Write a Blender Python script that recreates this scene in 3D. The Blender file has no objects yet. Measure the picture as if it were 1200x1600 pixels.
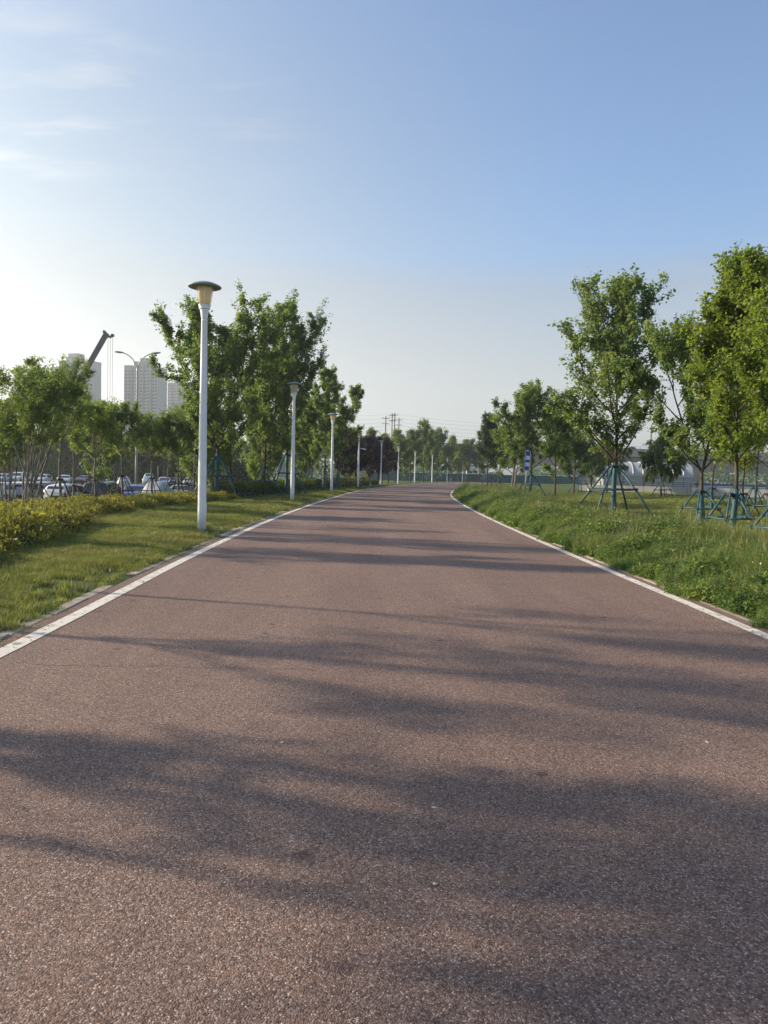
import bpy, math, random
import numpy as np
from mathutils import Vector, Matrix

# ------------------------------------------------------------------ camera, sky, sun, exposure
R = math.radians
F_PX, ROLL, EYE = 1200.0, R(1.4), 1.5
PITCH = -math.atan((800 - 741.3) * math.cos(ROLL) / F_PX)
SUN_EL, SUN_AZ = R(21), R(75)          # azimuth measured to the left of straight ahead (+Y)
SC = bpy.context.scene
COL = SC.collection

cam = bpy.data.cameras.new('camera')
cam.sensor_fit = 'VERTICAL'; cam.sensor_height = 32.0; cam.lens = 32.0 * F_PX / 1600.0
cam.clip_start = 0.05; cam.clip_end = 8000
camo = bpy.data.objects.new('camera', cam); COL.objects.link(camo)
camo.matrix_world = (Matrix.Translation((0, 0, EYE)) @ Matrix.Rotation(PITCH + R(90), 4, 'X') @ Matrix.Rotation(ROLL, 4, 'Z'))
SC.camera = camo

sun_dir = Vector((-math.sin(SUN_AZ) * math.cos(SUN_EL), math.cos(SUN_AZ) * math.cos(SUN_EL), math.sin(SUN_EL)))
sl = bpy.data.lights.new('sun', 'SUN'); sl.energy = 3.95; sl.angle = R(1.1); sl.color = (1.0, 0.83, 0.62)
so = bpy.data.objects.new('sun', sl); COL.objects.link(so)
so.rotation_euler = sun_dir.to_track_quat('Z', 'Y').to_euler(); so.location = sun_dir * 300

W = bpy.data.worlds.new('World'); SC.world = W; W.use_nodes = True
wn, wl = W.node_tree.nodes, W.node_tree.links
wn.clear()
def WN(t, **k):
    n = wn.new(t)
    for a, b in k.items(): setattr(n, a, b)
    return n
sky = WN('ShaderNodeTexSky'); sky.sky_type = 'NISHITA'; sky.sun_disc = False
sky.sun_elevation = SUN_EL; sky.sun_rotation = -SUN_AZ
sky.altitude = 50; sky.air_density = 1.05; sky.dust_density = 1.6; sky.ozone_density = 5.2
geo = WN('ShaderNodeNewGeometry')
neg = WN('ShaderNodeVectorMath', operation='SCALE'); neg.inputs['Scale'].default_value = -1
wl.new(geo.outputs['Incoming'], neg.inputs[0])
sep = WN('ShaderNodeSeparateXYZ'); wl.new(neg.outputs[0], sep.inputs[0])
def WM(op, a, b=None, c=None):
    n = WN('ShaderNodeMath', operation=op)
    for i, v in enumerate((a, b, c)):
        if v is None: continue
        if isinstance(v, (int, float)): n.inputs[i].default_value = v
        else: wl.new(v, n.inputs[i])
    return n.outputs[0]
# cloud layer: noise on a flat layer seen in perspective
zc = WM('MAXIMUM', WM('ADD', sep.outputs['Z'], 0.06), 0.02)
cmb = WN('ShaderNodeCombineXYZ')
wl.new(WM('DIVIDE', sep.outputs['X'], zc), cmb.inputs[0]); wl.new(WM('DIVIDE', sep.outputs['Y'], zc), cmb.inputs[1])
def cloud_noise(scale, detail, sx, sy, off):
    mp = WN('ShaderNodeMapping'); mp.inputs['Scale'].default_value = (sx, sy, 1); mp.inputs['Location'].default_value = off
    wl.new(cmb.outputs[0], mp.inputs[0])
    n = WN('ShaderNodeTexNoise'); n.inputs['Scale'].default_value = scale; n.inputs['Detail'].default_value = detail
    n.inputs['Roughness'].default_value = 0.58
    wl.new(mp.outputs[0], n.inputs['Vector']); return n.outputs['Fac']
def ramp(v, a, b):
    n = WN('ShaderNodeMapRange', interpolation_type='SMOOTHSTEP')
    n.inputs['From Min'].default_value = a; n.inputs['From Max'].default_value = b
    wl.new(v, n.inputs['Value']); return n.outputs['Result']
big = ramp(cloud_noise(0.55, 2, 1, 1, (9.55, 2.95, 0)), 0.52, 0.68)
fine = ramp(cloud_noise(3.2, 6, 0.55, 1.6, (1.97, 2.09, 0)), 0.46, 0.72)
wisps = WM('MULTIPLY', WM('MULTIPLY', WM('MULTIPLY', big, fine), 0.6), ramp(sep.outputs['Z'], 0.18, 0.34))
# low bank of thin haze cloud all round the horizon, with a soft uneven upper edge
edge = WM('ADD', sep.outputs['Z'], WM('MULTIPLY', WM('SUBTRACT', cloud_noise(0.30, 4, 1, 1, (0, 5, 0)), 0.5), 0.10))
bank = WM('MULTIPLY', WM('SUBTRACT', 1.0, WM('ADD', WM('MULTIPLY', ramp(edge, 0.225, 0.275), 0.36), WM('MULTIPLY', ramp(edge, 0.08, 0.34), 0.64))), 0.80)
# thin veil of high haze that whitens towards the sun
sd = WN('ShaderNodeVectorMath', operation='DOT_PRODUCT'); wl.new(neg.outputs[0], sd.inputs[0]); sd.inputs[1].default_value = sun_dir
veil = WM('MULTIPLY', WM('MULTIPLY', ramp(sd.outputs['Value'], -0.25, 0.85), 0.85), WM('SUBTRACT', 1.0, WM('MULTIPLY', ramp(sep.outputs['Z'], 0.25, 0.75), 0.75)))
lum = WN('ShaderNodeRGBToBW'); wl.new(sky.outputs[0], lum.inputs[0])
def over(base, m, tint, gain):
    cb = WN('ShaderNodeCombineColor'); g = WM('MULTIPLY', lum.outputs[0], gain)
    for i in range(3): wl.new(WM('MULTIPLY', g, tint[i]), cb.inputs[i])
    n = WN('ShaderNodeMix', data_type='RGBA'); wl.new(m, n.inputs[0]); wl.new(base, n.inputs[6]); wl.new(cb.outputs[0], n.inputs[7]); return n.outputs[2]
veil = WM('MAXIMUM', veil, 0.24)
col = over(sky.outputs[0], veil, (0.95, 1.03, 1.01), 0.98)
col = over(col, bank, (1.02, 1.0, 0.93), 0.92)
col = over(col, wisps, (1.0, 1.0, 0.99), 1.5)
bg = WN('ShaderNodeBackground'); bg.inputs['Strength'].default_value = 0.13
wl.new(col, bg.inputs['Color'])
wo = WN('ShaderNodeOutputWorld'); wl.new(bg.outputs[0], wo.inputs['Surface'])

SC.view_settings.view_transform = 'Standard'; SC.view_settings.look = 'None'
SC.view_settings.exposure = 1.04; SC.view_settings.gamma = 1.0; SC.view_settings.use_curve_mapping = False
SC.cycles.use_denoising = True; SC.cycles.denoising_prefilter = 'NONE'
SC.cycles.max_bounces = 8; SC.cycles.diffuse_bounces = 6; SC.cycles.transmission_bounces = 6; SC.cycles.transparent_max_bounces = 8; SC.cycles.volume_bounces = 1
SC.cycles.caustics_reflective = False; SC.cycles.caustics_refractive = False

# ------------------------------------------------------------------ pixel helpers (photo pixels -> directions)
def ray(px, py):
    x, y = px - 600, 800 - py
    c, s = math.cos(ROLL), math.sin(ROLL)
    xr, yr = c * x - s * y, s * x + c * y
    cp, sp = math.cos(PITCH), math.sin(PITCH)
    return xr, F_PX * cp - yr * sp, F_PX * sp + yr * cp
def at(px, py, Y):
    r = ray(px, py); t = Y / r[1]
    return Vector((r[0] * t, Y, EYE + r[2] * t))
def gnd(px, py, z=0.0):
    r = ray(px, py); t = (z - EYE) / r[2]
    return Vector((r[0] * t, r[1] * t, z))
def atx(px, Y): return at(px, 745, Y).x

# ------------------------------------------------------------------ materials
def mat(name, build):
    m = bpy.data.materials.new(name); m.use_nodes = True
    nt = m.node_tree; nt.nodes.clear()
    out = nt.nodes.new('ShaderNodeOutputMaterial')
    class N: pass
    h = N(); h.nt = nt
    def new(t, ins=None, **k):
        n = nt.nodes.new(t)
        for a, b in k.items(): setattr(n, a, b)
        for a, b in (ins or {}).items():
            if hasattr(b, 'is_output'): nt.links.new(b, n.inputs[a])
            else: n.inputs[a].default_value = b
        return n
    def mth(op, a, b=0.0): return new('ShaderNodeMath', {0: a, 1: b}, operation=op).outputs[0]
    def mixc(f, a, b, bt='MIX'):
        n = new('ShaderNodeMix', {0: f, 6: a, 7: b}, data_type='RGBA', blend_type=bt); return n.outputs[2]
    def noise(scale, detail=2, rough=0.5, vec=None, out='Fac'):
        d = {'Scale': scale, 'Detail': detail, 'Roughness': rough}
        if vec is not None: d['Vector'] = vec
        return new('ShaderNodeTexNoise', d).outputs[out]
    def rng(v, a, b, lo=0.0, hi=1.0):
        return new('ShaderNodeMapRange', {'Value': v, 'From Min': a, 'From Max': b, 'To Min': lo, 'To Max': hi}, interpolation_type='SMOOTHSTEP').outputs[0]
    h.new, h.mth, h.mixc, h.noise, h.rng = new, mth, mixc, noise, rng
    h.obj = lambda: new('ShaderNodeTexCoord').outputs['Object']
    h.pos = lambda: new('ShaderNodeNewGeometry').outputs['Position']
    def pbsdf(col, rough=0.6, spec=0.4, metal=0.0, normal=None):
        d = {'Base Color': col, 'Roughness': rough, 'Metallic': metal, 'Specular IOR Level': spec}
        if normal is not None: d['Normal'] = normal
        return new('ShaderNodeBsdfPrincipled', d).outputs[0]
    def bump(hgt, strength, dist=0.01): return new('ShaderNodeBump', {'Height': hgt, 'Strength': strength, 'Distance': dist}).outputs[0]
    h.pbsdf, h.bump = pbsdf, bump
    nt.links.new(build(h), out.inputs['Surface'])
    return m
def c4(c): return (c[0], c[1], c[2], 1.0)
def plain(name, col, rough=0.5, metal=0.0, spec=0.4, var=0.12, scale=6.0, dirt=0.0):
    def b(h):
        n = h.noise(scale, 4, 0.6, h.obj())
        c = h.mixc(n, c4([v * (1 - var) for v in col]), c4([min(1, v * (1 + var)) for v in col]))
        if dirt:
            d = h.mth('MULTIPLY', h.rng(h.noise(scale * 0.6, 5, 0.65, h.obj()), 0.48, 0.72), dirt)
            c = h.mixc(d, c, (0.16, 0.13, 0.10, 1))
        r = h.rng(h.noise(scale * 2.3, 3, 0.5, h.obj()), 0.3, 0.7, max(0.05, rough - 0.08), min(1, rough + 0.08))
        return h.pbsdf(c, r, spec, metal)
    return mat(name, b)
def leafmat(name, a, bcol, cc, trans=0.34, tscale=1.5, instance=False):
    """a: dark leaf, bcol: mid leaf, cc: young/yellow leaf; 'tint' 0..1 per leaf"""
    def b(h):
        if instance: t = h.new('ShaderNodeObjectInfo').outputs['Random']
        else: t = h.new('ShaderNodeAttribute', attribute_name='tint').outputs['Fac']
        c = h.mixc(h.rng(t, 0.0, 0.55), c4(a), c4(bcol))
        c = h.mixc(h.rng(t, 0.6, 1.0), c, c4(cc))
        p = h.pbsdf(c, 0.55, 0.28)
        tc = h.mixc(1.0, c, (1.25 * tscale, 1.3 * tscale, 0.55 * tscale, 1), 'MULTIPLY')
        tr = h.new('ShaderNodeBsdfTranslucent', {'Color': tc}).outputs[0]
        return h.new('ShaderNodeMixShader', {0: trans, 1: p, 2: tr}).outputs[0]
    return mat(name, b)

def m_path(h):
    p = h.pos()
    v1 = h.new('ShaderNodeTexVoronoi', {'Vector': p, 'Scale': 175.0, 'Randomness': 1.0})
    v2 = h.new('ShaderNodeTexVoronoi', {'Vector': p, 'Scale': 100.0, 'Randomness': 1.0})
    sepc = h.new('ShaderNodeSeparateColor', {0: v1.outputs['Color']})
    sep2 = h.new('ShaderNodeSeparateColor', {0: v2.outputs['Color']})
    base = h.mixc(sepc.outputs[0], (0.106, 0.063, 0.049, 1), (0.262, 0.172, 0.130, 1))
    base = h.mixc(h.rng(sepc.outputs[1], 0.84, 0.95), base, (0.50, 0.40, 0.34, 1))
    base = h.mixc(h.mth('MULTIPLY', h.rng(sep2.outputs[0], 0.70, 0.78), 0.6), base, (0.25, 0.18, 0.15, 1))
    base = h.mixc(h.mth('MULTIPLY', h.rng(sep2.outputs[1], 0.72, 0.80), 0.55), base, (0.055, 0.037, 0.033, 1))
    big = h.noise(0.55, 4, 0.6, p); mid = h.noise(3.5, 4, 0.6, p)
    base = h.mixc(1.0, base, h.mixc(big, (0.86, 0.83, 0.83, 1), (1.13, 1.15, 1.14, 1)), 'MULTIPLY')
    base = h.mixc(1.0, base, h.mixc(mid, (0.88, 0.88, 0.9, 1), (1.12, 1.11, 1.09, 1)), 'MULTIPLY')
    lane = h.noise(0.9, 4, 0.6, h.new('ShaderNodeMapping', {'Vector': p, 'Scale': (1.0, 0.09, 1.0)}).outputs[0])
    base = h.mixc(1.0, base, h.mixc(h.rng(lane, 0.3, 0.7), (0.88, 0.86, 0.86, 1), (1.10, 1.10, 1.08, 1)), 'MULTIPLY')
    base = h.mixc(h.mth('MULTIPLY', h.rng(h.noise(1.7, 5, 0.65, p), 0.55, 0.72), 0.22), base, (0.19, 0.10, 0.075, 1))
    # laying joints across the path and old oil spots
    st = h.new('ShaderNodeTexVoronoi', {'Vector': p, 'Scale': 1.1, 'Randomness': 1.0}, voronoi_dimensions='2D')
    wob = h.mth('ADD', st.outputs['Distance'], h.mth('MULTIPLY', h.noise(26, 3, 0.6, p), 0.06))
    pickc = h.new('ShaderNodeSeparateColor', {0: st.outputs['Color']})
    spot = h.mth('MULTIPLY', h.rng(pickc.outputs[0], 0.55, 0.6, 0.0, 0.55), h.mth('SUBTRACT', 1.0, h.rng(wob, 0.050, 0.085)))
    base = h.mixc(spot, base, (0.045, 0.025, 0.024, 1))
    sx = h.new('ShaderNodeSeparateXYZ', {0: p})
    wav = h.mth('ADD', sx.outputs[1], h.mth('MULTIPLY', h.noise(1.3, 5, 0.7, p), 0.45))
    fr = h.mth('ABSOLUTE', h.mth('SUBTRACT', h.mth('FRACT', h.mth('MULTIPLY', h.mth('ADD', wav, -1.27), 0.1063)), 0.5))
    jn = h.mth('MULTIPLY', h.mth('SUBTRACT', 1.0, h.rng(fr, 0.0006, 0.0018)), h.rng(h.noise(2.0, 3, 0.5, p), 0.38, 0.5))
    base = h.mixc(h.mth('MULTIPLY', jn, 0.42), base, (0.035, 0.025, 0.025, 1))
    hg = h.mth('ADD', h.mth('MULTIPLY', v1.outputs['Distance'], -1.0), h.mth('MULTIPLY', sep2.outputs[2], 0.35))
    return h.pbsdf(base, 0.82, 0.3, 0, h.bump(hg, 0.6, 0.005))
def m_ground(h):
    p = h.pos()
    a = h.noise(0.35, 5, 0.6, p); b2 = h.noise(6, 5, 0.65, p); c2 = h.noise(42, 4, 0.6, p)
    g = h.mixc(a, (0.055, 0.080, 0.020, 1), (0.115, 0.145, 0.036, 1))
    g = h.mixc(h.rng(b2, 0.50, 0.72), g, (0.115, 0.125, 0.040, 1))
    g = h.mixc(h.mth('MULTIPLY', h.rng(b2, 0.40, 0.26), 0.6), g, (0.095, 0.075, 0.048, 1))
    g = h.mixc(1.0, g, h.mixc(c2, (0.55, 0.55, 0.55, 1), (1.45, 1.45, 1.45, 1)), 'MULTIPLY')
    return h.pbsdf(g, 0.9, 0.15, 0, h.bump(h.mth('ADD', b2, c2), 0.9, 0.06))
def m_asphalt(h):
    p = h.pos()
    c = h.mixc(h.noise(60, 3, 0.6, p), (0.05, 0.05, 0.052, 1), (0.13, 0.13, 0.13, 1))
    c = h.mixc(1.0, c, h.mixc(h.noise(0.4, 4, 0.6, p), (0.75, 0.75, 0.78, 1), (1.3, 1.3, 1.27, 1)), 'MULTIPLY')
    return h.pbsdf(c, 0.85, 0.3)
def m_line(h):
    p = h.pos()
    wear = h.rng(h.noise(7, 7, 0.8, p), 0.50, 0.64)
    grain = h.rng(h.noise(130, 3, 0.6, p), 0.50, 0.62)
    w = h.mth('MINIMUM', h.mth('ADD', h.mth('MULTIPLY', wear, 0.85), h.mth('MULTIPLY', grain, 0.32)), 1.0)
    c = h.mixc(w, (0.74, 0.69, 0.60, 1), (0.22, 0.17, 0.15, 1))
    return h.pbsdf(c, 0.7, 0.3, 0, h.bump(h.noise(150, 2, 0.5, p), 0.5, 0.004))
def m_kerb(h):
    p = h.pos()
    c = h.mixc(h.noise(14, 5, 0.65, p), (0.24, 0.20, 0.155, 1), (0.50, 0.44, 0.36, 1))
    c = h.mixc(h.mth('MULTIPLY', h.rng(h.noise(5, 5, 0.7, p), 0.5, 0.66), 0.7), c, (0.12, 0.10, 0.07, 1))
    return h.pbsdf(c, 0.9, 0.2, 0, h.bump(h.noise(40, 4, 0.6, p), 0.6, 0.01))
def m_bark(dark, light):
    def b(h):
        o = h.obj()
        mp = h.new('ShaderNodeMapping', {'Vector': o, 'Scale': (1, 1, 0.18)}).outputs[0]
        n = h.noise(22, 6, 0.65, mp)
        c = h.mixc(h.rng(n, 0.35, 0.65), c4(dark), c4(light))
        return h.pbsdf(c, 0.9, 0.2, 0, h.bump(n, 0.8, 0.02))
    return b
def m_concrete(h):
    o = h.obj()
    mp = h.new('ShaderNodeMapping', {'Vector': o, 'Scale': (1, 1, 0.12)}).outputs[0]
    c = h.mixc(h.noise(0.9, 6, 0.65, mp), (0.26, 0.25, 0.235, 1), (0.42, 0.40, 0.37, 1))
    c = h.mixc(h.mth('MULTIPLY', h.rng(h.noise(1.6, 5, 0.7, mp), 0.52, 0.7), 0.45), c, (0.14, 0.13, 0.12, 1))
    return h.pbsdf(c, 0.88, 0.2, 0, h.bump(h.noise(8, 5, 0.6, o), 0.3, 0.02))
def m_glassy(col, rough=0.08, spec=0.6):
    return lambda h: h.pbsdf(c4(col), rough, spec)
def m_diffuser(h):
    c = h.mixc(h.noise(9, 3, 0.5, h.obj()), (0.62, 0.54, 0.36, 1), (0.74, 0.66, 0.48, 1))
    p = h.pbsdf(c, 0.22, 0.5)
    t = h.new('ShaderNodeBsdfTranslucent', {'Color': (0.85, 0.74, 0.5, 1)}).outputs[0]
    return h.new('ShaderNodeMixShader', {0: 0.45, 1: p, 2: t}).outputs[0]
def m_cover(h):
    o = h.obj()
    n = h.noise(2.2, 5, 0.6, o)
    c = h.mixc(n, (0.36, 0.38, 0.40, 1), (0.56, 0.57, 0.58, 1))
    return h.pbsdf(c, 0.45, 0.5, 0.0, h.bump(h.noise(3.5, 4, 0.6, o), 0.9, 0.12))
def m_carpaint(col, rough=0.22):
    def b(h):
        n = h.noise(3, 4, 0.6, h.obj())
        c = h.mixc(h.mth('MULTIPLY', n, 0.16), c4(col), (0.28, 0.25, 0.21, 1))
        return h.new('ShaderNodeBsdfPrincipled', {'Base Color': c, 'Roughness': rough, 'Specular IOR Level': 0.5, 'Coat Weight': 0.6, 'Coat Roughness': 0.08}).outputs[0]
    return b

M = {
 'path': mat('path_aggregate', m_path), 'ground': mat('ground_turf', m_ground), 'asphalt': mat('lot_asphalt', m_asphalt),
 'line': mat('line_paint', m_line), 'kerb': mat('kerb_stone', m_kerb), 'concrete': mat('concrete', m_concrete),
 'bark': mat('bark', m_bark((0.035, 0.026, 0.020), (0.13, 0.105, 0.082))),
 'bark_pale': mat('bark_pale', m_bark((0.10, 0.085, 0.07), (0.27, 0.24, 0.20))),
 'bark_dark': mat('bark_dark', m_bark((0.02, 0.014, 0.014), (0.07, 0.05, 0.05))),
 'twigs': plain('hedge_core', (0.026, 0.030, 0.016), 0.9, var=0.4, scale=12),  # even dark tone of the added solid core inside the hedges
 'wrap': plain('teal_trunk_wrap', (0.026, 0.098, 0.116), 0.7, var=0.3, scale=9, dirt=0.35),
 'stake': plain('teal_pole_paint', (0.021, 0.088, 0.108), 0.5, var=0.3, scale=14, dirt=0.45),
 'stake_dark': plain('weathered_stake', (0.055, 0.05, 0.045), 0.8, var=0.3, scale=10),
 'tie': plain('black_tie', (0.012, 0.014, 0.018), 0.7),
 'bandage': plain('pale_tape', (0.55, 0.40, 0.30), 0.7),
 'white_metal': plain('lamp_post_paint', (0.90, 0.91, 0.91), 0.4, var=0.04, scale=3, dirt=0.10),
 'cap_metal': plain('lamp_cap_metal', (0.23, 0.255, 0.255), 0.5, var=0.1, scale=5),
 'diffuser': mat('lamp_diffuser', m_diffuser),
 'grey_metal': plain('galvanised', (0.42, 0.43, 0.43), 0.45, 0.3, var=0.15),
 'dark_metal': plain('dark_metal', (0.04, 0.043, 0.048), 0.5, var=0.2),
 'sign_blue': plain('sign_blue', (0.012, 0.075, 0.42), 0.4, var=0.1),
 'sign_white': plain('sign_white', (0.74, 0.76, 0.78), 0.45, var=0.05),
 'hoard': plain('hoarding_green', (0.020, 0.105, 0.095), 0.55, var=0.3, scale=1.2, dirt=0.2),
 'tower': plain('tower_render', (0.27, 0.275, 0.285), 0.85, var=0.06, scale=0.05),
 'tower_dark': plain('tower_recess', (0.27, 0.285, 0.30), 0.8, var=0.08, scale=0.05),
 'tower_glass': mat('tower_glass', m_glassy((0.09, 0.11, 0.135), 0.15)),
 'tent': plain('tent_fabric', (0.33, 0.345, 0.35), 0.5, var=0.12, scale=0.6, dirt=0.2),
 'cabin': plain('cabin_white', (0.68, 0.69, 0.70), 0.5, var=0.05), 'cabin_blue': plain('cabin_blue', (0.04, 0.11, 0.36), 0.5),
 'tyre': plain('tyre', (0.015, 0.015, 0.016), 0.85), 'rim': plain('rim', (0.40, 0.41, 0.42), 0.35, 0.7),
 'carglass': mat('car_glass', m_glassy((0.012, 0.015, 0.018), 0.05, 0.7)),
 'head': mat('headlight', m_glassy((0.65, 0.67, 0.70), 0.12)), 'tail': mat('taillight', m_glassy((0.36, 0.012, 0.014), 0.15)),
 'plate': plain('plate_blue', (0.03, 0.08, 0.30), 0.4), 'trim': plain('black_trim', (0.02, 0.02, 0.022), 0.6),
 'cover': mat('car_cover', m_cover), 'fall': plain('dry_leaf', (0.55, 0.42, 0.26), 0.7),
 'crane': plain('crane_boom_paint', (0.035, 0.040, 0.048), 0.5), 'crane_y': plain('crane_body_paint', (0.55, 0.32, 0.04), 0.5),
 'wood': plain('utility_pole', (0.13, 0.12, 0.11), 0.85), 'wire': plain('wire', (0.05, 0.05, 0.055), 0.6),
 'flower_w': plain('clover_white', (0.62, 0.58, 0.56), 0.8), 'flower_p': plain('clover_pink', (0.50, 0.28, 0.38), 0.8),
}
for k, c in dict(white=(0.72, 0.73, 0.74), silver=(0.42, 0.43, 0.44), black=(0.012, 0.012, 0.014), blue=(0.012, 0.055, 0.30), red=(0.085, 0.016, 0.018), navy=(0.02, 0.03, 0.075), grey=(0.16, 0.165, 0.17)).items():
    M['car_' + k] = mat('car_paint_' + k, m_carpaint(c))
LM = {
 'maple': leafmat('leaf_maple_deep', (0.075, 0.127, 0.057), (0.144, 0.201, 0.081), (0.266, 0.273, 0.095), 0.44),
 'maple_l': leafmat('leaf_maple_bright', (0.084, 0.132, 0.032), (0.157, 0.205, 0.045), (0.243, 0.270, 0.065), 0.46),
 'elm': leafmat('leaf_small_green', (0.080, 0.125, 0.050), (0.146, 0.198, 0.070), (0.257, 0.282, 0.091), 0.46),
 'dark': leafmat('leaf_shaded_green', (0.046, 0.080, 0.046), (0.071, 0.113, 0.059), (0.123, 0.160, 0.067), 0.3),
 'far': leafmat('leaf_far_green', (0.074, 0.118, 0.053), (0.122, 0.174, 0.070), (0.186, 0.222, 0.090), 0.42),
 'willow': leafmat('leaf_willow', (0.081, 0.115, 0.052), (0.121, 0.161, 0.071), (0.178, 0.207, 0.094), 0.38),
 'plum': leafmat('leaf_purple', (0.027, 0.016, 0.022), (0.048, 0.027, 0.035), (0.077, 0.050, 0.050), 0.22, 0.9),
 'hedge_y': leafmat('leaf_golden_hedge', (0.125, 0.13, 0.038), (0.225, 0.22, 0.055), (0.35, 0.305, 0.065), 0.36, 1.2),
 'hedge_r': leafmat('leaf_russet_hedge', (0.070, 0.045, 0.022), (0.130, 0.085, 0.028), (0.20, 0.14, 0.035), 0.3, 1.0),
 'hedge_g': leafmat('leaf_green_hedge', (0.048, 0.078, 0.019), (0.090, 0.126, 0.026), (0.192, 0.210, 0.036), 0.30, 1.2),
 'hedge_o': leafmat('leaf_orange_tip', (0.22, 0.17, 0.025), (0.38, 0.27, 0.03), (0.50, 0.26, 0.03), 0.38, 1.1),
 'lawn': leafmat('grass_mown', (0.088, 0.114, 0.033), (0.165, 0.189, 0.059), (0.308, 0.297, 0.110), 0.34, 1.3, True),
 'weed': leafmat('grass_tall', (0.085, 0.124, 0.044), (0.15, 0.195, 0.068), (0.25, 0.27, 0.105), 0.40, 1.3, True),
 'weed2': leafmat('weed_leaf', (0.07, 0.122, 0.042), (0.122, 0.188, 0.06), (0.21, 0.255, 0.08), 0.40, 1.3, True),
 'straw': leafmat('grass_straw', (0.17, 0.16, 0.075), (0.24, 0.22, 0.11), (0.32, 0.28, 0.16), 0.3, 0.8, True),
}

# ------------------------------------------------------------------ mesh helpers
def link(o, parent=None):
    COL.objects.link(o)
    if parent is not None: o.parent = parent
    return o
def tag(o, label=None, cat=None, group=None, kind=None):
    for k, v in (('label', label), ('category', cat), ('group', group), ('kind', kind)):
        if v: o[k] = v
    return o
def empty(name, loc=(0, 0, 0), rz=0.0):
    o = bpy.data.objects.new(name, None); o.empty_display_size = 0.2
    o.location = loc; o.rotation_euler = (0, 0, rz)
    return link(o)
class MB:
    def __init__(s): s.v, s.f = [], []
    def add(s, vs, fs):
        b = len(s.v); s.v += [tuple(x) for x in vs]; s.f += [tuple(i + b for i in f) for f in fs]; return s
    def box(s, c, d, rz=0.0):
        hx, hy, hz = d[0] / 2, d[1] / 2, d[2] / 2
        cz, sz = math.cos(rz), math.sin(rz)
        vs = []
        for z in (-hz, hz):
            for x, y in ((-hx, -hy), (hx, -hy), (hx, hy), (-hx, hy)):
                vs.append((c[0] + x * cz - y * sz, c[1] + x * sz + y * cz, c[2] + z))
        return s.add(vs, [(3, 2, 1, 0), (4, 5, 6, 7), (0, 1, 5, 4), (1, 2, 6, 5), (2, 3, 7, 6), (3, 0, 4, 7)])
    def tube(s, pts, rad, n=8, caps=True):
        pts = [Vector(p) for p in pts]
        if not hasattr(rad, '__len__'): rad = [rad] * len(pts)
        vs, fs = [], []
        prev = None
        for i, p in enumerate(pts):
            d = (pts[min(i + 1, len(pts) - 1)] - pts[max(i - 1, 0)])
            d = d.normalized() if d.length > 1e-9 else Vector((0, 0, 1))
            if prev is None:
                a = d.orthogonal().normalized()
            else:
                a = prev - d * prev.dot(d)
                a = a.normalized() if a.length > 1e-6 else d.orthogonal().normalized()
            prev = a; b = d.cross(a)
            for k in range(n):
                t = 2 * math.pi * k / n
                vs.append(p + (a * math.cos(t) + b * math.sin(t)) * rad[i])
        for i in range(len(pts) - 1):
            for k in range(n):
                k2 = (k + 1) % n
                fs.append((i * n + k, i * n + k2, (i + 1) * n + k2, (i + 1) * n + k))
        if caps:
            fs.append(tuple(range(n - 1, -1, -1))); o = (len(pts) - 1) * n; fs.append(tuple(range(o, o + n)))
        return s.add(vs, fs)
    def lathe(s, prof, n=24, c=(0, 0, 0)):
        vs, fs = [], []
        for r, z in prof:
            for k in range(n):
                t = 2 * math.pi * k / n
                vs.append((c[0] + r * math.cos(t), c[1] + r * math.sin(t), c[2] + z))
        for i in range(len(prof) - 1):
            for k in range(n):
                k2 = (k + 1) % n
                fs.append((i * n + k, i * n + k2, (i + 1) * n + k2, (i + 1) * n + k))
        fs.append(tuple(range(n - 1, -1, -1))); o = (len(prof) - 1) * n; fs.append(tuple(range(o, o + n)))
        return s.add(vs, fs)
    def mesh(s, name, m, smooth=False):
        me = bpy.data.meshes.new(name); me.from_pydata(s.v, [], s.f); me.validate(); me.update()
        if m is not None: me.materials.append(m)
        if smooth: me.shade_smooth()
        return me
    def build(s, name, m, parent=None, smooth=False, loc=None):
        o = bpy.data.objects.new(name, s.mesh(name, m, smooth))
        if loc is not None: o.location = loc
        return link(o, parent)
def tri_mesh(name, V, T, m, tint=None):
    """fast triangle mesh from numpy arrays"""
    me = bpy.data.meshes.new(name)
    me.vertices.add(len(V)); me.vertices.foreach_set('co', np.asarray(V, np.float32).ravel())
    n = len(T); me.loops.add(n * 3); me.polygons.add(n)
    me.loops.foreach_set('vertex_index', np.asarray(T, np.int32).ravel())
    me.polygons.foreach_set('loop_start', np.arange(0, n * 3, 3, dtype=np.int32))
    if tint is not None:
        a = me.attributes.new('tint', 'FLOAT', 'POINT'); a.data.foreach_set('value', np.asarray(tint, np.float32))
    me.update(calc_edges=True)
    if m is not None: me.materials.append(m)
    return me
def unit(a): return a / np.maximum(np.linalg.norm(a, axis=-1, keepdims=True), 1e-9)
def leaf_arrays(rng, P, N, D, L, wr=0.55, fold=0.12):
    """one folded diamond (two triangles) per leaf: base P, normal N, direction D, length L"""
    D = unit(D - N * np.sum(D * N, 1, keepdims=True)); S = np.cross(N, D)
    L = L[:, None]; w = L * wr * 0.5
    v0 = P; v2 = P + D * L - N * L * fold * 0.6
    v1 = P + D * L * 0.45 + S * w + N * L * fold; v3 = P + D * L * 0.45 - S * w + N * L * fold
    V = np.stack([v0, v1, v2, v3], 1).reshape(-1, 3)
    b = np.arange(len(P))[:, None] * 4
    T = np.concatenate([b + np.array([0, 1, 2]), b + np.array([0, 2, 3])], 1).reshape(-1, 3)
    return V, T
def copy_tree(o, parent=None):
    c = o.copy(); COL.objects.link(c); c.parent = parent
    for ch in list(o.children): copy_tree(ch, c)
    return c

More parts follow.
